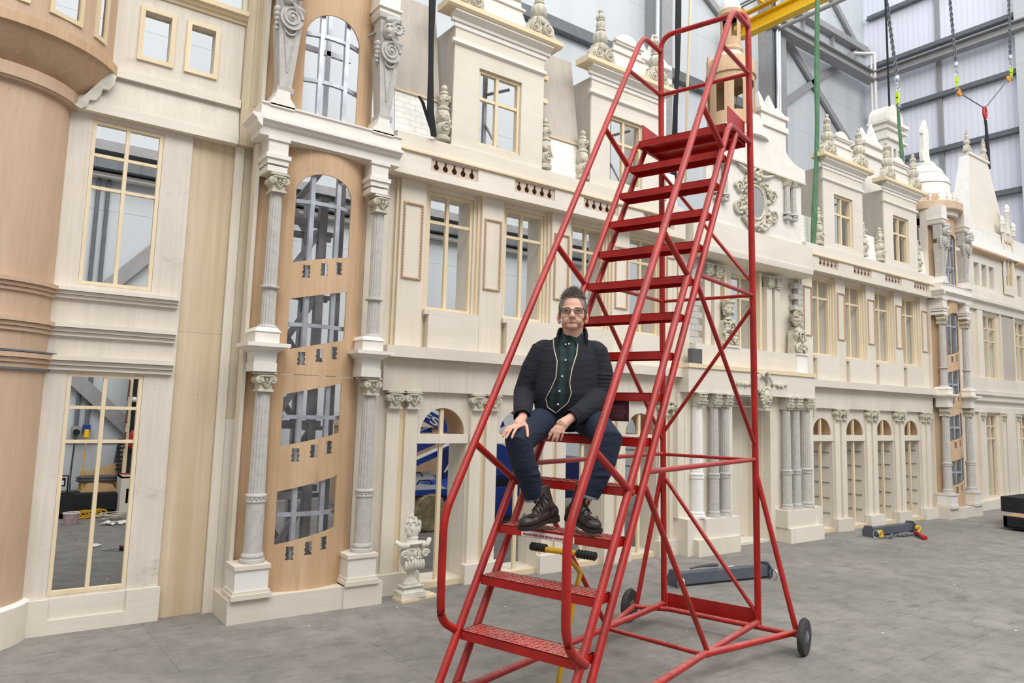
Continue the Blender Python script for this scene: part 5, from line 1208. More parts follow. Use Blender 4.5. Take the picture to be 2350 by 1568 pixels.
    put(MB().tube([(hx-.025, -.134, 2.1580), (hx-.012, -.1445, 2.1588), (hx, -.1465, 2.1582), (hx+.012, -.1445, 2.1588), (hx+.025, -.134, 2.1580)], [.001, .0032, .0036, .0032, .001], 8).tube([(hx-.023, -.134, 2.1535), (hx-.011, -.1425, 2.1500), (hx, -.1445, 2.1492), (hx+.011, -.1425, 2.1500), (hx+.023, -.134, 2.1535)], [.001, .0042, .005, .0042, .001], 8), 'lips', LIPS)
    put(MB().tube([(hx-.031, -.128, 2.1590), (hx-.014, -.1455, 2.1552), (hx, -.1488, 2.1550), (hx+.014, -.1455, 2.1552), (hx+.031, -.128, 2.1590)], [.001, .0017, .0018, .0017, .001], 6), 'mouth', plain('mouth_line', '6b3f3a', .6))
    # ---- hair
    b = MB(); random.seed(2); C = Vector((hx, -.03, 2.25)); R = (.081, .101, .096)
    def sk(th, ph): return Vector((C.x+R[0]*cos(ph)*cos(th), C.y+R[1]*cos(ph)*sin(th), C.z+R[2]*sin(ph)))
    def line(th):      # lower edge of the hair: high over the forehead, down round the ears to the nape
        d = abs(math.atan2(sin(th+pi/2), cos(th+pi/2))); return .66 if d < .55 else (.66-(d-.55)*1.9 if d < 1.05 else (-.30 if d < 1.9 else -.75))
    n = 40; rows = 12; G = []
    for j in range(n):
        th = 2*pi*j/n; p0 = line(th); G.append([b.bm.verts.new(sk(th, p0+(pi/2-.001-p0)*i/rows)) for i in range(rows+1)])
    for j in range(n):
        for i in range(rows): b._f([G[j][i], G[(j+1) % n][i], G[(j+1) % n][i+1], G[j][i+1]])
    for k in range(3200):
        th = random.uniform(0, 2*pi); p0 = line(th); ph = p0+(pi/2-p0)*random.random()**.8*.98; p = sk(th, ph)*1.0; nrm = (p-C).normalized()
        top = max(0, sin(ph)); L = .013+.027*top**2*random.uniform(.5, 1.3)
        d = (nrm*(.55+.5*top)+Vector((random.uniform(-.45, .45)+.25*(nrm.x > 0), random.uniform(-.5, .3), .1+.25*top)) if top > .55 else nrm*.28+Vector((random.uniform(-.15, .15), .75, -.45+.5*top)))
        d.normalize(); m_ = p+d*L*.55+Vector((0, 0, .002)); e = p+d*L+Vector((random.uniform(-.005, .005), random.uniform(-.005, .005), -.002))
        b.tube([p-nrm*.004, m_, e], [.0017, .0013, .0003], 4, cap=False)
    put(b, 'hair', HAIR)
    # ---- spectacles
    fr = None
    for s in (-1, 1):
        c = (hx+s*.0345, -.150, 2.222); P = []
        for k in range(24): a = 2*pi*k/24; P.append((c[0]+.0255*(abs(cos(a))**.6)*(1 if cos(a) > 0 else -1), c[1]+.006*abs(cos(a))*(1 if cos(a)*s > 0 else .2), c[2]+.0175*(abs(sin(a))**.7)*(1 if sin(a) > 0 else -1)))
        o = put(MB().tube(P, .0016, 8, closed=True), 'spectacle_rim', FRAMEG)
        put(MB().prism([(p[0], p[2]) for p in P], -.149, -.1485), 'lens', LENS, o)
        put(MB().tube([(c[0]+s*.0255, -.146, 2.230), (hx+s*.079, -.10, 2.231), (hx+s*.085, -.02, 2.225)], .0022, 6), 'temple', FRAMEG, o)
    put(MB().tube([(hx-.010, -.151, 2.228), (hx, -.155, 2.231), (hx+.010, -.151, 2.228)], .0022, 8), 'bridge', FRAMEG)
    # ---- shirt, jacket
    tor = [(-.01, -.03, 1.60, .165, .125, .11), (-.01, -.04, 1.66, .18, .15, .12), (-.008, -.045, 1.74, .185, .16, .125), (0, -.045, 1.84, .182, .145, .12), (.004, -.035, 1.93, .18, .13, .115), (.008, -.02, 2.00, .172, .112, .1), (.01, -.012, 2.045, .14, .085, .085), (.016, -.008, 2.075, .098, .072, .07), (.02, -.010, 2.10, .075, .066, .062)]
    b = loft(MB(), [(x, y, z, rx-.012, f-.012, k-.012) for x, y, z, rx, f, k in tor]); b.tube([(.02, -.012, 2.04), (.022, -.018, 2.095)], .073, 24)
    sh = put(organic(b, .005, 4), 'shirt', SHIRT, smooth=80)
    def fy(x, z, off=0):
        for (a, c) in zip(tor, tor[1:]):
            if a[2] <= z <= c[2]:
                f = (z-a[2])/(c[2]-a[2]); rx = a[3]+(c[3]-a[3])*f; r = a[4]+(c[4]-a[4])*f; cx = a[0]+(c[0]-a[0])*f; cy = a[1]+(c[1]-a[1])*f
                return cy-(r+off)*max(0, 1-abs((x-cx)/rx)**2.2)**.48
        return -.1
    for x, z in ((.008, 2.035), (-.008, 1.935), (-.025, 1.84), (-.038, 1.755), (-.045, 1.68)): put(MB().disc((x, fy(x, z, -.008)-.002, z), .0062, .004, 14), 'button', BTN, sh)
    for s in (-1, 1):
        x0 = hx; p = [(x0+s*.012, -.085, 2.062), (x0+s*.058, -.068, 2.105), (x0+s*.068, -.03, 2.112), (x0+s*.06, -.085, 2.04), (x0+s*.035, -.118, 2.018)]
        b = MB(); v0 = [b.bm.verts.new(q) for q in p]; v1 = [b.bm.verts.new((q[0], q[1]+.008, q[2]-.003)) for q in p]
        b._f(v0); b._f(v1[::-1]); [b._f([v0[i], v0[(i+1) % 5], v1[(i+1) % 5], v1[i]]) for i in range(5)]; put(b, 'collar', SHIRT, sh)
    put(MB().disc((hx-.035, -.126, 2.028), .005, .004, 12), 'button', BTN, sh)
    b = loft(MB(), tor); b.ball((-.135, -.015, 1.99), .085, .08, .075, 18, 12).ball((.15, -.015, 1.99), .085, .08, .075, 18, 12)
    b.tube([(-.14, -.015, 2.0), (-.205, -.03, 1.88), (-.255, -.04, 1.74), (-.247, -.15, 1.672), (-.24, -.25, 1.618)], [.08, .073, .062, .058, .052], 20)
    b.tube([(.155, -.015, 2.0), (.195, -.03, 1.88), (.192, -.055, 1.74), (.135, -.185, 1.672), (.055, -.285, 1.616)], [.08, .073, .064, .058, .05], 20)
    b.ball((-.255, -.05, 1.73), .064, .066, .062).ball((.19, -.065, 1.735), .064, .066, .062)
    for k in range(7): b.torus((-.2-.008*k, -.03, 1.88-.02*k), .07-.001*k, .006, axis='z', n=20, m=6)    # sleeve folds
    for k in range(6): b.torus((.196, -.04-.001*k, 1.86-.022*k), .07, .006, axis='z', n=20, m=6)
    me = organic(b, .0055, 5)
    zr = [(1.628, -.058), (1.637, -.068), (1.66, -.105), (1.71, -.116), (1.76, -.09), (1.83, -.06), (1.925, -.056), (2.0, -.078), (2.065, -.087), (2.12, -.07)]
    zl = [(1.628, -.056), (1.637, -.05), (1.66, -.02), (1.69, .012), (1.745, .03), (1.80, .018), (1.88, .03), (1.97, .055), (2.042, .06), (2.12, .085)]
    def at(L, z):
        for (a, x), (c, y) in zip(L, L[1:]):
            if a <= z <= c: return x+(y-x)*(z-a)/(c-a)
        return None
    q = MB(); q.bm.from_mesh(me); kill = []
    for f in q.bm.faces:
        c = f.calc_center_median(); a, e = at(zr, c.z), at(zl, c.z)
        if (a is not None and c.y < -.045 and a < c.x < e) or c.z > 2.092 or (c.z < 1.635 and abs(c.x) < .17 and c.y > -.2): kill.append(f)
    bmesh.ops.delete(q.bm, geom=kill, context='FACES')
    bmesh.ops.solidify(q.bm, geom=q.bm.faces[:], thickness=.006)
    jk = put(q, 'jacket', NAVY, smooth=80)
    for L in (zr, zl):
        P = []
        for i in range(46): z = 1.630+(2.066-1.630)*i/45 if L is zr else 1.630+(2.045-1.63)*i/45; x = at(L, z); P.append((x, fy(x, z)-.003, z))
        put(MB().tube(P, .0032, 6), 'zip_edge', ZIP, jk)
    for a, c, r in (((-.243, -.235, 1.626), (-.238, -.285, 1.600), .048), ((.066, -.272, 1.622), (.03, -.312, 1.602), .047)):
        g = MB().tube([a, c], r, 26, cap=False); g.tube([a, c], r-.006, 26, cap=False); a, c = Vector(a), Vector(c)
        for k in range(30): w = 2*pi*k/30; u = (c-a).normalized(); v = u.orthogonal().normalized(); e = v*cos(w)+u.cross(v)*sin(w); g.tube([a+e*r, c+e*r], .0022, 4)
        put(g, 'ribbed_cuff', NAVY, jk)
    for s in (-1, 1):                                                       # band collar of the jacket
        P = [(hx+s*x, y, z) for x, y, z in ((.083, -.088, 2.062), (.084, -.05, 2.088), (.076, .0, 2.108), (.045, .045, 2.115), (0, .058, 2.115))]
        P = [(hx+s*.086, -.112, 2.045)]+P; g = MB(); k = len(P); C0 = Vector((hx, 0, 0)); rows = []
        for i, p in enumerate(P):
            p = Vector(p); n = Vector((p.x-hx, p.y+.01, 0)).normalized(); h = .010+.022*min(1, i/2)
            rows.append([g.bm.verts.new(q) for q in (p+n*.004-Vector((0, 0, .02)), p+n*.012, p+n*.004+Vector((0, 0, h)), p-n*.004+Vector((0, 0, h)), p-n*.005, p-n*.004-Vector((0, 0, .02)))])
        for a, c in zip(rows, rows[1:]): [g._f([a[j], a[(j+1) % 6], c[(j+1) % 6], c[j]]) for j in range(6)]
        g._f(rows[0]); g._f(rows[-1][::-1]); put(g, 'band_collar', NAVY, jk, smooth=70)
    # ---- jeans
    b = MB(); b.ball((0, .01, 1.612), .172, .125, .095, 24, 16); b.ball((-.02, -.06, 1.615), .13, .09, .075)
    b.tube([(-.088, .0, 1.606), (-.165, -.2, 1.553), (-.243, -.395, 1.462), (-.22, -.37, 1.36), (-.178, -.315, 1.24), (-.155, -.295, 1.172)], [.088, .088, .072, .070, .064, .061], 20); b.ball((-.245, -.398, 1.462), .073, .07, .072)
    b.tube([(.088, .0, 1.606), (.17, -.18, 1.566), (.238, -.348, 1.492), (.213, -.365, 1.38), (.165, -.375, 1.26), (.135, -.372, 1.202)], [.088, .087, .073, .068, .061, .058], 20); b.ball((.24, -.352, 1.492), .074, .07, .073)
    for p in ((-.19, -.345, 1.30), (-.2, -.35, 1.34), (.19, -.375, 1.31), (.2, -.37, 1.35)): b.torus(p, .062, .006, axis='z', n=18, m=6)
    jn = put(organic(b, .0055, 4), 'jeans', DENIM, smooth=80)
    for c, d, r in (((-.155, -.295, 1.172), (-.152, -.293, 1.160), .0615), ((.135, -.372, 1.202), (.132, -.372, 1.190), .0585)): put(MB().tube([c, d], r, 26), 'turned_hem', CUFF, jn)
    # ---- boots
    def boot(origin, u, shaft_pts):
        u = Vector(u).normalized(); side = u.cross(Vector((0, 0, 1))).normalized(); up = side.cross(u); m = Matrix((( *u, 0), (*side, 0), (*up, 0), (0, 0, 0, 1))).transposed(); m = Matrix.Translation(origin) @ Matrix(((u.x, side.x, up.x, 0), (u.y, side.y, up.y, 0), (u.z, side.z, up.z, 0), (0, 0, 0, 1)))
        b = MB(); b.ball((-.03, 0, .055), .046, .040, .045, 18, 12).ball((.04, 0, .05), .07, .038, .036, 18, 12).ball((.12, 0, .047), .066, .047, .032, 18, 12).ball((.155, 0, .046), .05, .046, .033, 18, 12)
        b.ball((.055, 0, .078), .065, .031, .038, 18, 12, Matrix.Rotation(.5, 3, 'Y')).ball((.01, 0, .09), .045, .036, .05, 16, 12)
        b.bm.transform(m); b.tube([tuple(m @ Vector((-.018, 0, .06)))]+shaft_pts, [.044, .046, .05][:len(shaft_pts)+1], 18)
        bt = put(organic(b, .0042, 4), 'boot', LEATHER, smooth=80)
        s = MB(); out = [(-.075, .012), (-.06, .032), (-.02, .038), (.04, .036), (.10, .046), (.15, .05), (.19, .042), (.207, .02)]; out = out+[(x, -y) for x, y in out[::-1]]
        lo = [s.bm.verts.new((x, y, .012 if x > .02 else 0.0)) for x, y in out]; hi = [s.bm.verts.new((x, y, .03)) for x, y in out]
        s._f(lo[::-1]); s._f(hi); [s._f([lo[i], lo[(i+1) % 16], hi[(i+1) % 16], hi[i]]) for i in range(16)]; s.bm.transform(m); put(s, 'sole', SOLE, bt)
        q = MB()
        for k in range(5): x, z = .095-.02*k, .087+.012*k; q.tube([(x, -.030, z-.006), (x-.004, 0, z+.024), (x-.010, .030, z-.004)], .0034, 6)
        [q.tube([(.026, sd*.004, .150-.004*e), (.050, sd*.018, .156-.012*e), (.062, sd*.032, .135-.014*e), (.05, sd*.026, .118)], .0026, 5) for sd in (-1, 1) for e in (0, 1)]
        q.torus((.132, 0, .0765), .036, .0028, axis='z', n=24, m=5, a0=-1.75, a1=1.75); q.bm.transform(m); put(q, 'boot_lace', LACE, bt)
    boot((-.078, -.332, 1.038), (-.637, -.753, -.157), [(-.096, -.312, 1.13), (-.128, -.297, 1.225)])
    boot((.066, -.344, 1.046), (.578, -.8, -.17), [(.084, -.354, 1.14), (.116, -.364, 1.245)])
man()
# ------------------------------------------------------------------ things standing and lying about
t = thing('plaster_urn', 'pale cast plaster urn standing against the arcade near the stair tower', 'urn', (3.115, 5.70, .024))
place(URN, 'urn_body', t, (3.115, 5.70, .024), scale=(.98, .75, .95))
tag(MB().hexa([(2.99, 5.60, 0), (3.36, 5.66, 0), (3.35, 5.80, 0), (2.98, 5.76, 0), (2.99, 5.60, .023), (3.36, 5.66, .023), (3.35, 5.80, .023), (2.98, 5.76, .023)]).build('timber_strip', 'pinex'), 'pale timber strip lying on the floor under the plaster urn', 'timber')

def lifting_beam(p, q, label, h=.10, hooks=True):
    p, q = Vector(p), Vector(q); d = (q-p); L = d.length; a = math.atan2(d.y, d.x)
    t = thing('lifting_beam', label, 'lifting beam', tuple(p), a); W = ROOTM[t.name]
    def put(b, n, m, par=t): b.bm.transform(W); return b.build(n, m, par)
    put(MB().box(.02, L-.02, -.05, .05, .025, .025+h), 'beam', 'greypaint')
    for x, s in ((0, -1), (L, 1)):
        b = MB(); b.bm.verts.ensure_lookup_table()
        pts = [(-.09, .0), (.09, .0), (.1, .07), (.06, .15), (-.04, .16), (-.1, .1)]
        v0 = [b.bm.verts.new((x-.006, y, z)) for y, z in pts]; v1 = [b.bm.verts.new((x+.006, y, z)) for y, z in pts]
        b._f(v0); b._f(v1[::-1]); [b._f([v0[i], v0[(i+1) % 6], v1[(i+1) % 6], v1[i]]) for i in range(6)]; put(b, 'end_plate', 'greypaint')
        b = MB().torus((x-.0*s, -.11, .05), .045, .009, axis='x', n=18, sz=1.2); put(b, 'shackle', 'chrome')
    return t, W, L
t, W, L = lifting_beam((5.50, 4.86, 0), (6.66, 4.66, 0), 'slate grey lifting beam lying on the floor behind the red ladder wheels')
b = MB().tube([(.25, .06, .14), (.4, .07, .15), (.5, .06, .155), (.6, .07, .15)], [.008, .012, .018, .018], 8); b.bm.transform(W); b.build('cable_end', 'dimgrey', t)
t, W, L = lifting_beam((10.2, 5.46, 0), (11.3, 5.42, 0), 'slate grey lifting beam with yellow hooks and chain on the floor by the far arcade')
for x in (.05, L-.05):
    b = MB().torus((x, -.14, .06), .04, .016, axis='y', n=14, a0=-2, a1=2).ball((x, -.12, .08), .03); b.bm.transform(W); b.build('hook', 'yellow', t)
b = MB(); random.seed(6)
for i in range(26): b.torus((.08+.028*i, -.18-.04*sin(i*.5), .02), .022, .007, axis='z' if i % 2 else 'y', n=8, m=5)
for i in range(10): b.ball((.55+random.uniform(-.1, .2), -.2+random.uniform(-.06, .06), .03), .03, .03, .02)
b.bm.transform(W); b.build('chain', 'beam_d', t)
tag(MB().tube([(11.02, 5.22, .03), (10.86, 5.08, .04), (10.70, 4.93, .03)], .028, 10).tube([(11.02, 5.22, .045), (10.86, 5.1, .06), (10.70, 4.96, .03)], .02, 8).build('round_sling', 'redplain'), 'red lifting sling lying on the floor beside the yellow hooks', 'sling')

def scrap(name, x, y, s, label, mat='paper', seed=1):
    random.seed(seed); b = MB(); b.prism([(-s, -.4*s), (-.2*s, -.6*s), (s, -.2*s), (.7*s, .5*s), (-.4*s, .6*s)], 0, .006)
    b.bm.transform(Matrix.Translation((x, y, .007)) @ Matrix.Rotation(random.random()*3, 4, 'Z') @ Matrix.Rotation(pi/2, 4, 'X')); return tag(b.build(name, mat), label, 'scrap')
scrap('timber_offcut', 6.72, 5.12, .07, 'cream offcut on the floor behind the nearer lifting beam', 'plyz')
scrap('paper_scrap', 1.16, 9.4, .1, 'white paper scrap on the floor seen through the lower left window', 'paper', 5)
# low black platform trolley at the right edge
t = thing('platform_trolley', 'black platform trolley with timber deck cut by the right picture edge', 'trolley', (13.5, 4.7, 0))
b = MB().box(12.95, 14.6, 4.75, 4.80, .05, .21).box(12.95, 13.0, 4.2, 4.80, .05, .21).box(12.95, 14.6, 4.2, 4.25, .05, .21).box(12.95, 14.6, 4.2, 4.8, .03, .06); b.build('frame', 'blackp', t)
MB().box(12.96, 14.6, 4.21, 4.79, .21, .225).build('deck', 'okoume_d', t)
MB().box(13.42, 14.6, 4.35, 5.0, .226, .46).build('flight_case', 'black', t)
MB().box(13.3, 13.5, 4.1, 4.18, .0, .45).build('upright', 'blackp', t)
for x, y in ((13.1, 4.7), (14.4, 4.7), (13.1, 4.3), (14.4, 4.3)): MB().lathe([(.02, -.015), (.032, -.015), (.032, .015), (.02, .015)], (x, y, .0325), 14, axis='y').build('castor', 'rubber', t)

# ---- seen through the lower left window
t = thing('socket_outlet', 'grey wall socket with black plug behind the lower left window', 'socket', (1.13, 12.15, 1.15))
MB().box(1.08, 1.18, 12.06, 12.195, 1.09, 1.22).build('box', 'beam', t); MB().disc((1.13, 12.03, 1.14), .042, .08).build('plug', 'blackp', t)
MB().tube([(1.125, 12.02, 1.1), (1.115, 11.98, .95), (1.10, 11.95, .6), (1.09, 11.8, .36)], .011, 6).build('black_flex', 'blackp', t)
t = thing('socket_outlet', 'blue and yellow wall socket with yellow plug behind the lower left window', 'socket', (1.26, 12.15, 1.15))
MB().box(1.215, 1.305, 12.06, 12.195, 1.14, 1.24).build('box', 'blue', t); MB().lathe([(.045, -.05), (.03, .06)], (1.26, 12.02, 1.12), 16, axis='z').build('plug', 'yellow', t)
MB().tube([(1.26, 12.0, 1.06), (1.255, 11.97, .9), (1.235, 11.9, .6), (1.24, 11.75, .36)], .009, 6).build('yellow_flex', 'yellow_d', t)
t = thing('stage_deck', 'low black fabric sided platform against the back wall behind the window', 'platform', (1.2, 11.8, 0))
MB().box(.2, 1.72, 11.55, 12.1, .10, .32).build('skirted_body', 'black', t)
for x in (.5, 1.2, 1.6): MB().box(x, x+.08, 11.7, 11.8, 0, .1).build('foot', 'blackp', t)
tag(MB().cut([(1.20, .325), (1.68, .325), (1.69, .72), (1.5, .66), (1.36, .62), (1.22, .6)], [], 11.92, 11.93).cut([(1.22, .325), (1.67, .325), (1.6, .43), (1.3, .45)], [], 11.74, 11.76).box(1.22, 1.66, 11.76, 11.92, .325, .34).build('cardboard_box', 'card'), 'open brown cardboard box on the black platform behind the window', 'box')
b = MB()
for k in range(6): b.torus((1.42, 11.82, .475+.012*k), .16+.012*sin(k*2), .012, axis='z', n=28, m=6, sx=1.5, sz=.5)
tag(b.build('cable_coil', 'dimgrey'), 'grey coiled cable lying on the cardboard box', 'cable')
t = thing('work_lamp', 'small black work lamp on the black platform behind the window', 'lamp', (1.0, 11.75, .32))
MB().box(.93, 1.03, 11.72, 11.78, .42, .53).build('head', 'blackp', t); MB().box(.95, 1.01, 11.71, 11.72, .44, .5).build('glass', 'white', t); MB().tube([(.9, 11.75, .33), (.9, 11.75, .56), (1.06, 11.75, .56), (1.06, 11.75, .33)], .01, 6).build('stand', 'blackp', t); MB().box(.88, 1.14, 11.66, 11.84, .322, .34).build('base', 'blackp', t)
b = MB(); random.seed(14)
for k in range(7): b.torus((1.12+.05*k, 11.5, .05+.004*k), .06+.02*random.random(), .012, axis='y', n=16, m=6, sx=1.5, sz=.6)
tag(b.build('extension_cable', 'yellow_d'), 'heap of yellow cable in front of the black platform', 'cable')
t = thing('paint_bucket', 'small plaster splashed bucket on the floor behind the lower left window', 'bucket', (1.07, 11.05, 0))
MB().lathe([(.001, 0), (.075, 0), (.095, .15), (.088, .15), (.07, .012), (.001, .012)], (1.07, 11.05, 0), 24, close=False).build('pail', plain('pinkish_pail', 'b9a3a8', .6, var=.2, scale=25), t); MB().torus((1.07, 11.05, .15), .095, .006, axis='z').build('rim', 'paper', t)
b = MB(); random.seed(15)
for k in range(10): b.torus((1.6+random.uniform(-.12, .12), 11.1+random.uniform(-.1, .1), .02+.01*k), random.uniform(.08, .18), .008, axis='z', n=24, m=5, sz=.6)
tag(b.build('cable_coil', 'plaster'), 'tangle of pale cable on the floor beside the timber stand', 'cable')
b = MB(); random.seed(16)
for k in range(14): b.cbox((1.55+random.uniform(-.13, .13), 10.85+random.uniform(-.05, .05), .03), .09, .05, .006, Matrix.Rotation(random.uniform(-.5, .5), 3, 'X') @ Matrix.Rotation(random.random()*3, 3, 'Z'))
tag(b.build('plastic_wrap', 'paper'), 'crumpled white plastic wrap in front of the pale cable tangle', 'wrap')
t = thing('sash_clamp', 'black and red clamp lying on the floor behind the lower left window', 'clamp', (1.35, 9.0, 0))
MB().tube([(1.18, 9.0, .02), (1.36, 9.0, .03)], .01, 6).build('screw', 'steel', t); MB().box(1.35, 1.62, 8.96, 9.04, .01, .05).build('frame', 'blackp', t); MB().tube([(1.36, 8.95, .05), (1.46, 8.95, .055), (1.6, 8.95, .06)], .012, 6).build('jaw', 'redplain', t)
t = thing('timber_stand', 'pale plywood stand with upright post seen at the right of the lower window', 'stand', (1.75, 11.5, 0))
MB().cut(rect(1.655, 2.1, 0, .56), [rect(1.725, 1.80, .2, .4)], 11.35, 11.37).box(1.655, 1.675, 11.37, 11.75, 0, .56).box(1.655, 2.1, 11.35, 11.75, .54, .56).build('box', 'ply', t); MB().box(1.675, 1.722, 11.5, 11.55, .56, 2.4).build('post', 'pine', t)
for z in (1.72, 1.35, 1.0):
    c = MB().tube([(1.675, 11.46, z+.16), (1.665, 11.42, z+.16), (1.66, 11.42, z-.05), (1.675, 11.46, z-.05)], .012, 6).tube([(1.655, 11.42, z+.03), (1.65, 11.41, z-.12)], .006, 6); c.build('clamp', plain('rusty_clamp', '6a3a33', .6), t)
MB().box(1.65, 1.80, 11.42, 11.44, .585, .605).build('red_bar', 'redplain', t)
b = MB().box(1.752, 2.2, 11.78, 12.1, 0, 2.5); 
for k in range(8): b.torus((1.70, 11.86, .62+.06*k), .05, .016, axis='z', n=16, m=6)
t = thing('equipment_rack', 'tall black equipment rack behind the lower window, red item hanging in it', 'rack', (2.05, 11.9, 0)); b.build('cabinet', 'black', t)
MB().ball((1.80, 11.70, 1.05), .06, .05, .14).build('red_bag', 'redplain', t); MB().ball((1.785, 11.72, 1.62), .04).build('white_bundle', 'paper', t)
MB().cut([(1.60, .34), (1.70, .34), (1.70, .98), (1.66, .98)], [], 11.98, 12.05).build('side_case', 'dimgrey', t)

# ---- behind the arcade: blue boom lift, crate, yellow step ladder
t = thing('boom_lift', 'blue boom lift with tan tyre parked behind the arcade openings', 'boom lift', (5.6, 8.7, 0))
def wheel(x, y, R=.245):
    w = MB().lathe([(R*.72, -.1), (R*.93, -.105), (R, -.08), (R, .08), (R*.93, .105), (R*.72, .1)], (x, y, R), 40, axis='y')
    for k in range(22):
        a = 2*pi*k/22; w.cbox((x+R*cos(a), y, R+R*sin(a)), .035, .18, .02, Matrix.Rotation(-a+pi/2, 3, 'Y'))
    o = w.build('wheel', 'tyre', t); h = MB().lathe([(.001, -.07), (R*.7, -.07), (R*.74, -.1), (R*.74, .1)], (x, y, R), 32, axis='y', close=False)
    h.build('wheel_disc', 'wheelgrey', o)
    n = MB().disc((x, y-.08, R), .055, .03)
    for k in range(5): a = 2*pi*k/5+.3; n.disc((x+.1*cos(a), y-.078, R+.1*sin(a)), .014, .02)
    n.build('wheel_nuts', 'blue_d', o)
wheel(4.92, 8.62); wheel(6.9, 8.62); wheel(4.92, 10.0); wheel(6.9, 10.0)
b = MB().box(4.5, 7.3, 8.75, 9.9, .36, .52).hexa([(4.55, 8.6, .52), (5.5, 8.6, .52), (5.5, 9.9, .52), (4.55, 9.9, .52), (4.62, 8.8, .60), (5.4, 8.8, .66), (5.4, 9.8, .66), (4.62, 9.8, .60)]).box(4.5, 5.5, 8.55, 8.75, .47, .54); b.build('chassis', 'blue', t)
MB().hexa([(4.62, 8.58, .545), (5.2, 8.58, .545), (5.2, 9.2, .565), (4.62, 9.2, .565), (4.66, 8.62, .57), (5.15, 8.62, .57), (5.25, 9.2, .72), (4.85, 9.2, .72)]).build('foot_plate', 'beam', t)
for y, z in ((8.72, .60), (9.0, .68)): MB().tube([(4.8, y, z), (4.84, y, z+.05), (5.0, y, z+.05), (5.04, y, z)], .01, 6).build('grab_handle', 'blackp', t)
b = MB().box(5.75, 6.35, 8.6, 9.6, .12, .52).box(5.72, 6.4, 8.7, 9.6, .68, .78); b.build('battery_box', 'blue', t)
b = MB().prism([(5.7, .62), (6.45, .62), (6.45, 1.0), (6.2, 1.12), (5.9, 1.15), (5.7, 1.1)], 8.75, 9.6); b.build('engine_hood', 'blue', t)
MB().box(5.72, 7.3, 8.72, 9.6, .52, .62).build('slew_ring', 'blackp', t)
MB().box(7.1, 7.9, 8.7, 9.5, .3, .9).build('tool_box', 'blue_d', t)
def beam2(p, q, w, d, name, mat='blue'):
    P, Q = Vector((p[0], 0, p[1])), Vector((q[0], 0, q[1])); e = (Q-P).normalized(); n = Vector((-e.z, 0, e.x))*w/2
    return MB().prism([((P-n).x, (P-n).z), ((Q-n).x, (Q-n).z), ((Q+n).x, (Q+n).z), ((P+n).x, (P+n).z)], d, d+.14).build(name, mat, t)
beam2((4.3, .62), (6.4, 1.42), .085, 9.0, 'boom'); o = beam2((4.3, .665), (6.4, 1.465), .012, 8.99, 'boom_line', 'paper')
beam2((4.6, 1.75), (5.75, 1.22), .15, 9.05, 'upper_boom'); beam2((4.55, .95), (5.3, 1.22), .26, 9.2, 'lower_boom')
b = MB().tube([(5.75, 9.0, 1.2), (5.8, 9.0, 1.5), (6.0, 9.0, 1.62), (6.6, 9.0, 1.62)], .045, 8); b.build('cage_rail', 'blue', t)
MB().box(5.28, 5.48, 8.85, 9.0, .62, 1.05).build('control_tower', 'blue_d', t)
txt('AFS', .15, 'lettering', 'paper', t, Matrix.Translation((4.78, 9.045, 1.585)) @ Matrix.Rotation(.432, 4, 'Y') @ Matrix.Rotation(pi/2, 4, 'X'), .55)
txt('AFS', .15, 'lettering', 'paper', t, Matrix.Translation((5.29, 8.845, .74)) @ Matrix.Rotation(pi/2, 4, 'X'), .36)
t = thing('wooden_crate', 'brown plywood crate standing behind the blue boom lift', 'crate', (5.6, 10.9, 0))
MB().box(4.7, 7.2, 10.6, 11.4, .1, 1.3).build('body', 'okoume', t); MB().box(4.65, 7.25, 10.55, 11.45, 1.3, 1.42).build('lid', 'pinex', t); MB().box(4.75, 7.15, 10.7, 11.3, 0, .1).build('runner', 'pinex', t)
t = thing('step_ladder', 'bright yellow step ladder behind the arcade, left of the gabled centrepiece', 'step ladder', (8.7, 8.6, 0))
for y in (8.5, 8.95):
    b = MB().hexa([(8.38, y, 0), (8.5, y, 0), (8.5, y+.04, 0), (8.38, y+.04, 0), (8.86, y, 1.5), (8.98, y, 1.5), (8.98, y+.04, 1.5), (8.86, y+.04, 1.5)]); b.build('stile', 'yellow', t)
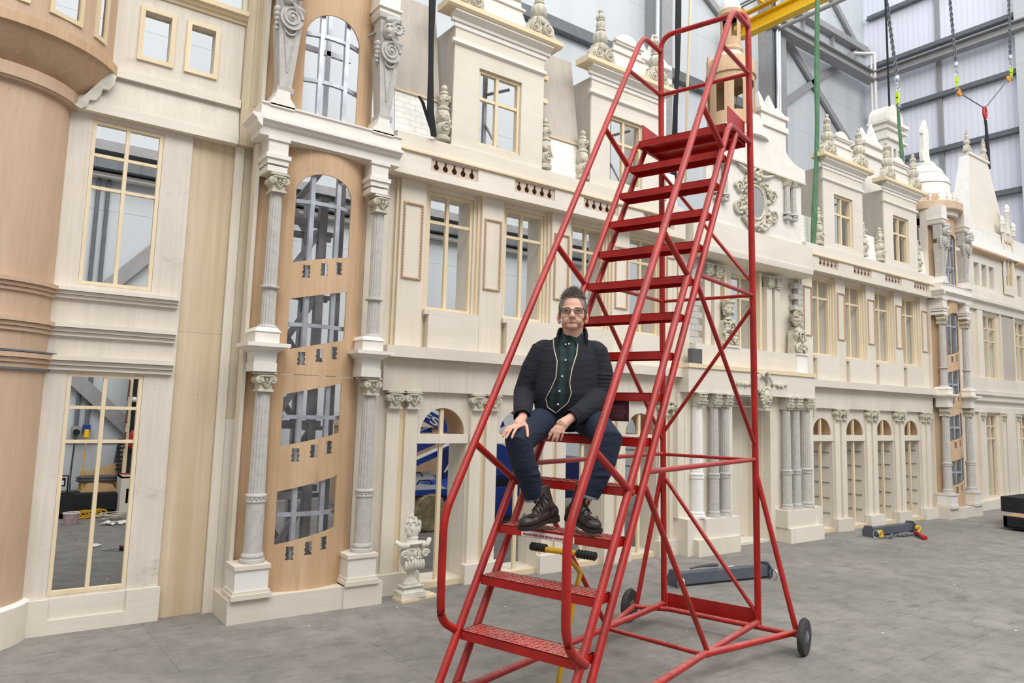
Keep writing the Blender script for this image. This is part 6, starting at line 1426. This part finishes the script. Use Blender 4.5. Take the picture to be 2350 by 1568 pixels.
for k in range(5): z = .25+.26*k; x = 8.43+.32*z; MB().box(x-.05, x+.06, 8.52, 8.97, z-.02, z+.005).build('tread', 'beam', t)
# ------------------------------------------------------------------ light and camera
w = bpy.data.worlds.new('hall_daylight'); bpy.context.scene.world = w; w.use_nodes = True
w.node_tree.nodes['Background'].inputs['Color'].default_value = (.93, .96, 1, 1); w.node_tree.nodes['Background'].inputs['Strength'].default_value = .47
def area(name, loc, target, sx, sy, e, col=(1, .985, .96)):
    l = bpy.data.lights.new(name, 'AREA'); l.shape = 'RECTANGLE'; l.size = sx; l.size_y = sy; l.energy = e; l.color = col
    o = bpy.data.objects.new(name, l); COL.objects.link(o); o.location = loc
    o.rotation_euler = (Vector(target)-Vector(loc)).to_track_quat('-Z', 'Y').to_euler(); return o
area('front_fill', (4, -7, 17), (7, 5.5, 2.0), 28, 9, 4300)  # added frontal fill from behind the camera, aimed at the facade
area('roof_lights_middle', (9, 2.5, 17), (9, 3.5, 0), 28, 3, 800)
area('back_wall_fill', (9, 9.6, 17), (9, 12.2, 9), 30, 1.5, 420, (.95, .98, 1))  # added out of view to brighten the upper part of the back wall
cam = bpy.data.cameras.new('camera'); co = bpy.data.objects.new('camera', cam); COL.objects.link(co)
pitch, roll, yaw = .111565, .0283282, .626895
f = Vector((sin(yaw)*cos(pitch), cos(yaw)*cos(pitch), sin(pitch))); r = Vector((cos(yaw), -sin(yaw), 0)); u = r.cross(f)
r2 = r*cos(roll)+u*sin(roll); u2 = u*cos(roll)-r*sin(roll)
co.matrix_world = Matrix(((r2.x, u2.x, -f.x, 0), (r2.y, u2.y, -f.y, 0), (r2.z, u2.z, -f.z, 1.65), (0, 0, 0, 1)))
cam.sensor_fit = 'HORIZONTAL'; cam.sensor_width = 36; cam.lens = 36*1666.678/2350; cam.shift_x = -.00119; cam.shift_y = -.0143; cam.clip_end = 200
bpy.context.scene.camera = co
vs = bpy.context.scene.view_settings; vs.view_transform = 'Standard'; vs.look = 'None'; vs.gamma = 1; vs.exposure = .14; vs.use_curve_mapping = False
bpy.context.scene.cycles.max_bounces = 8
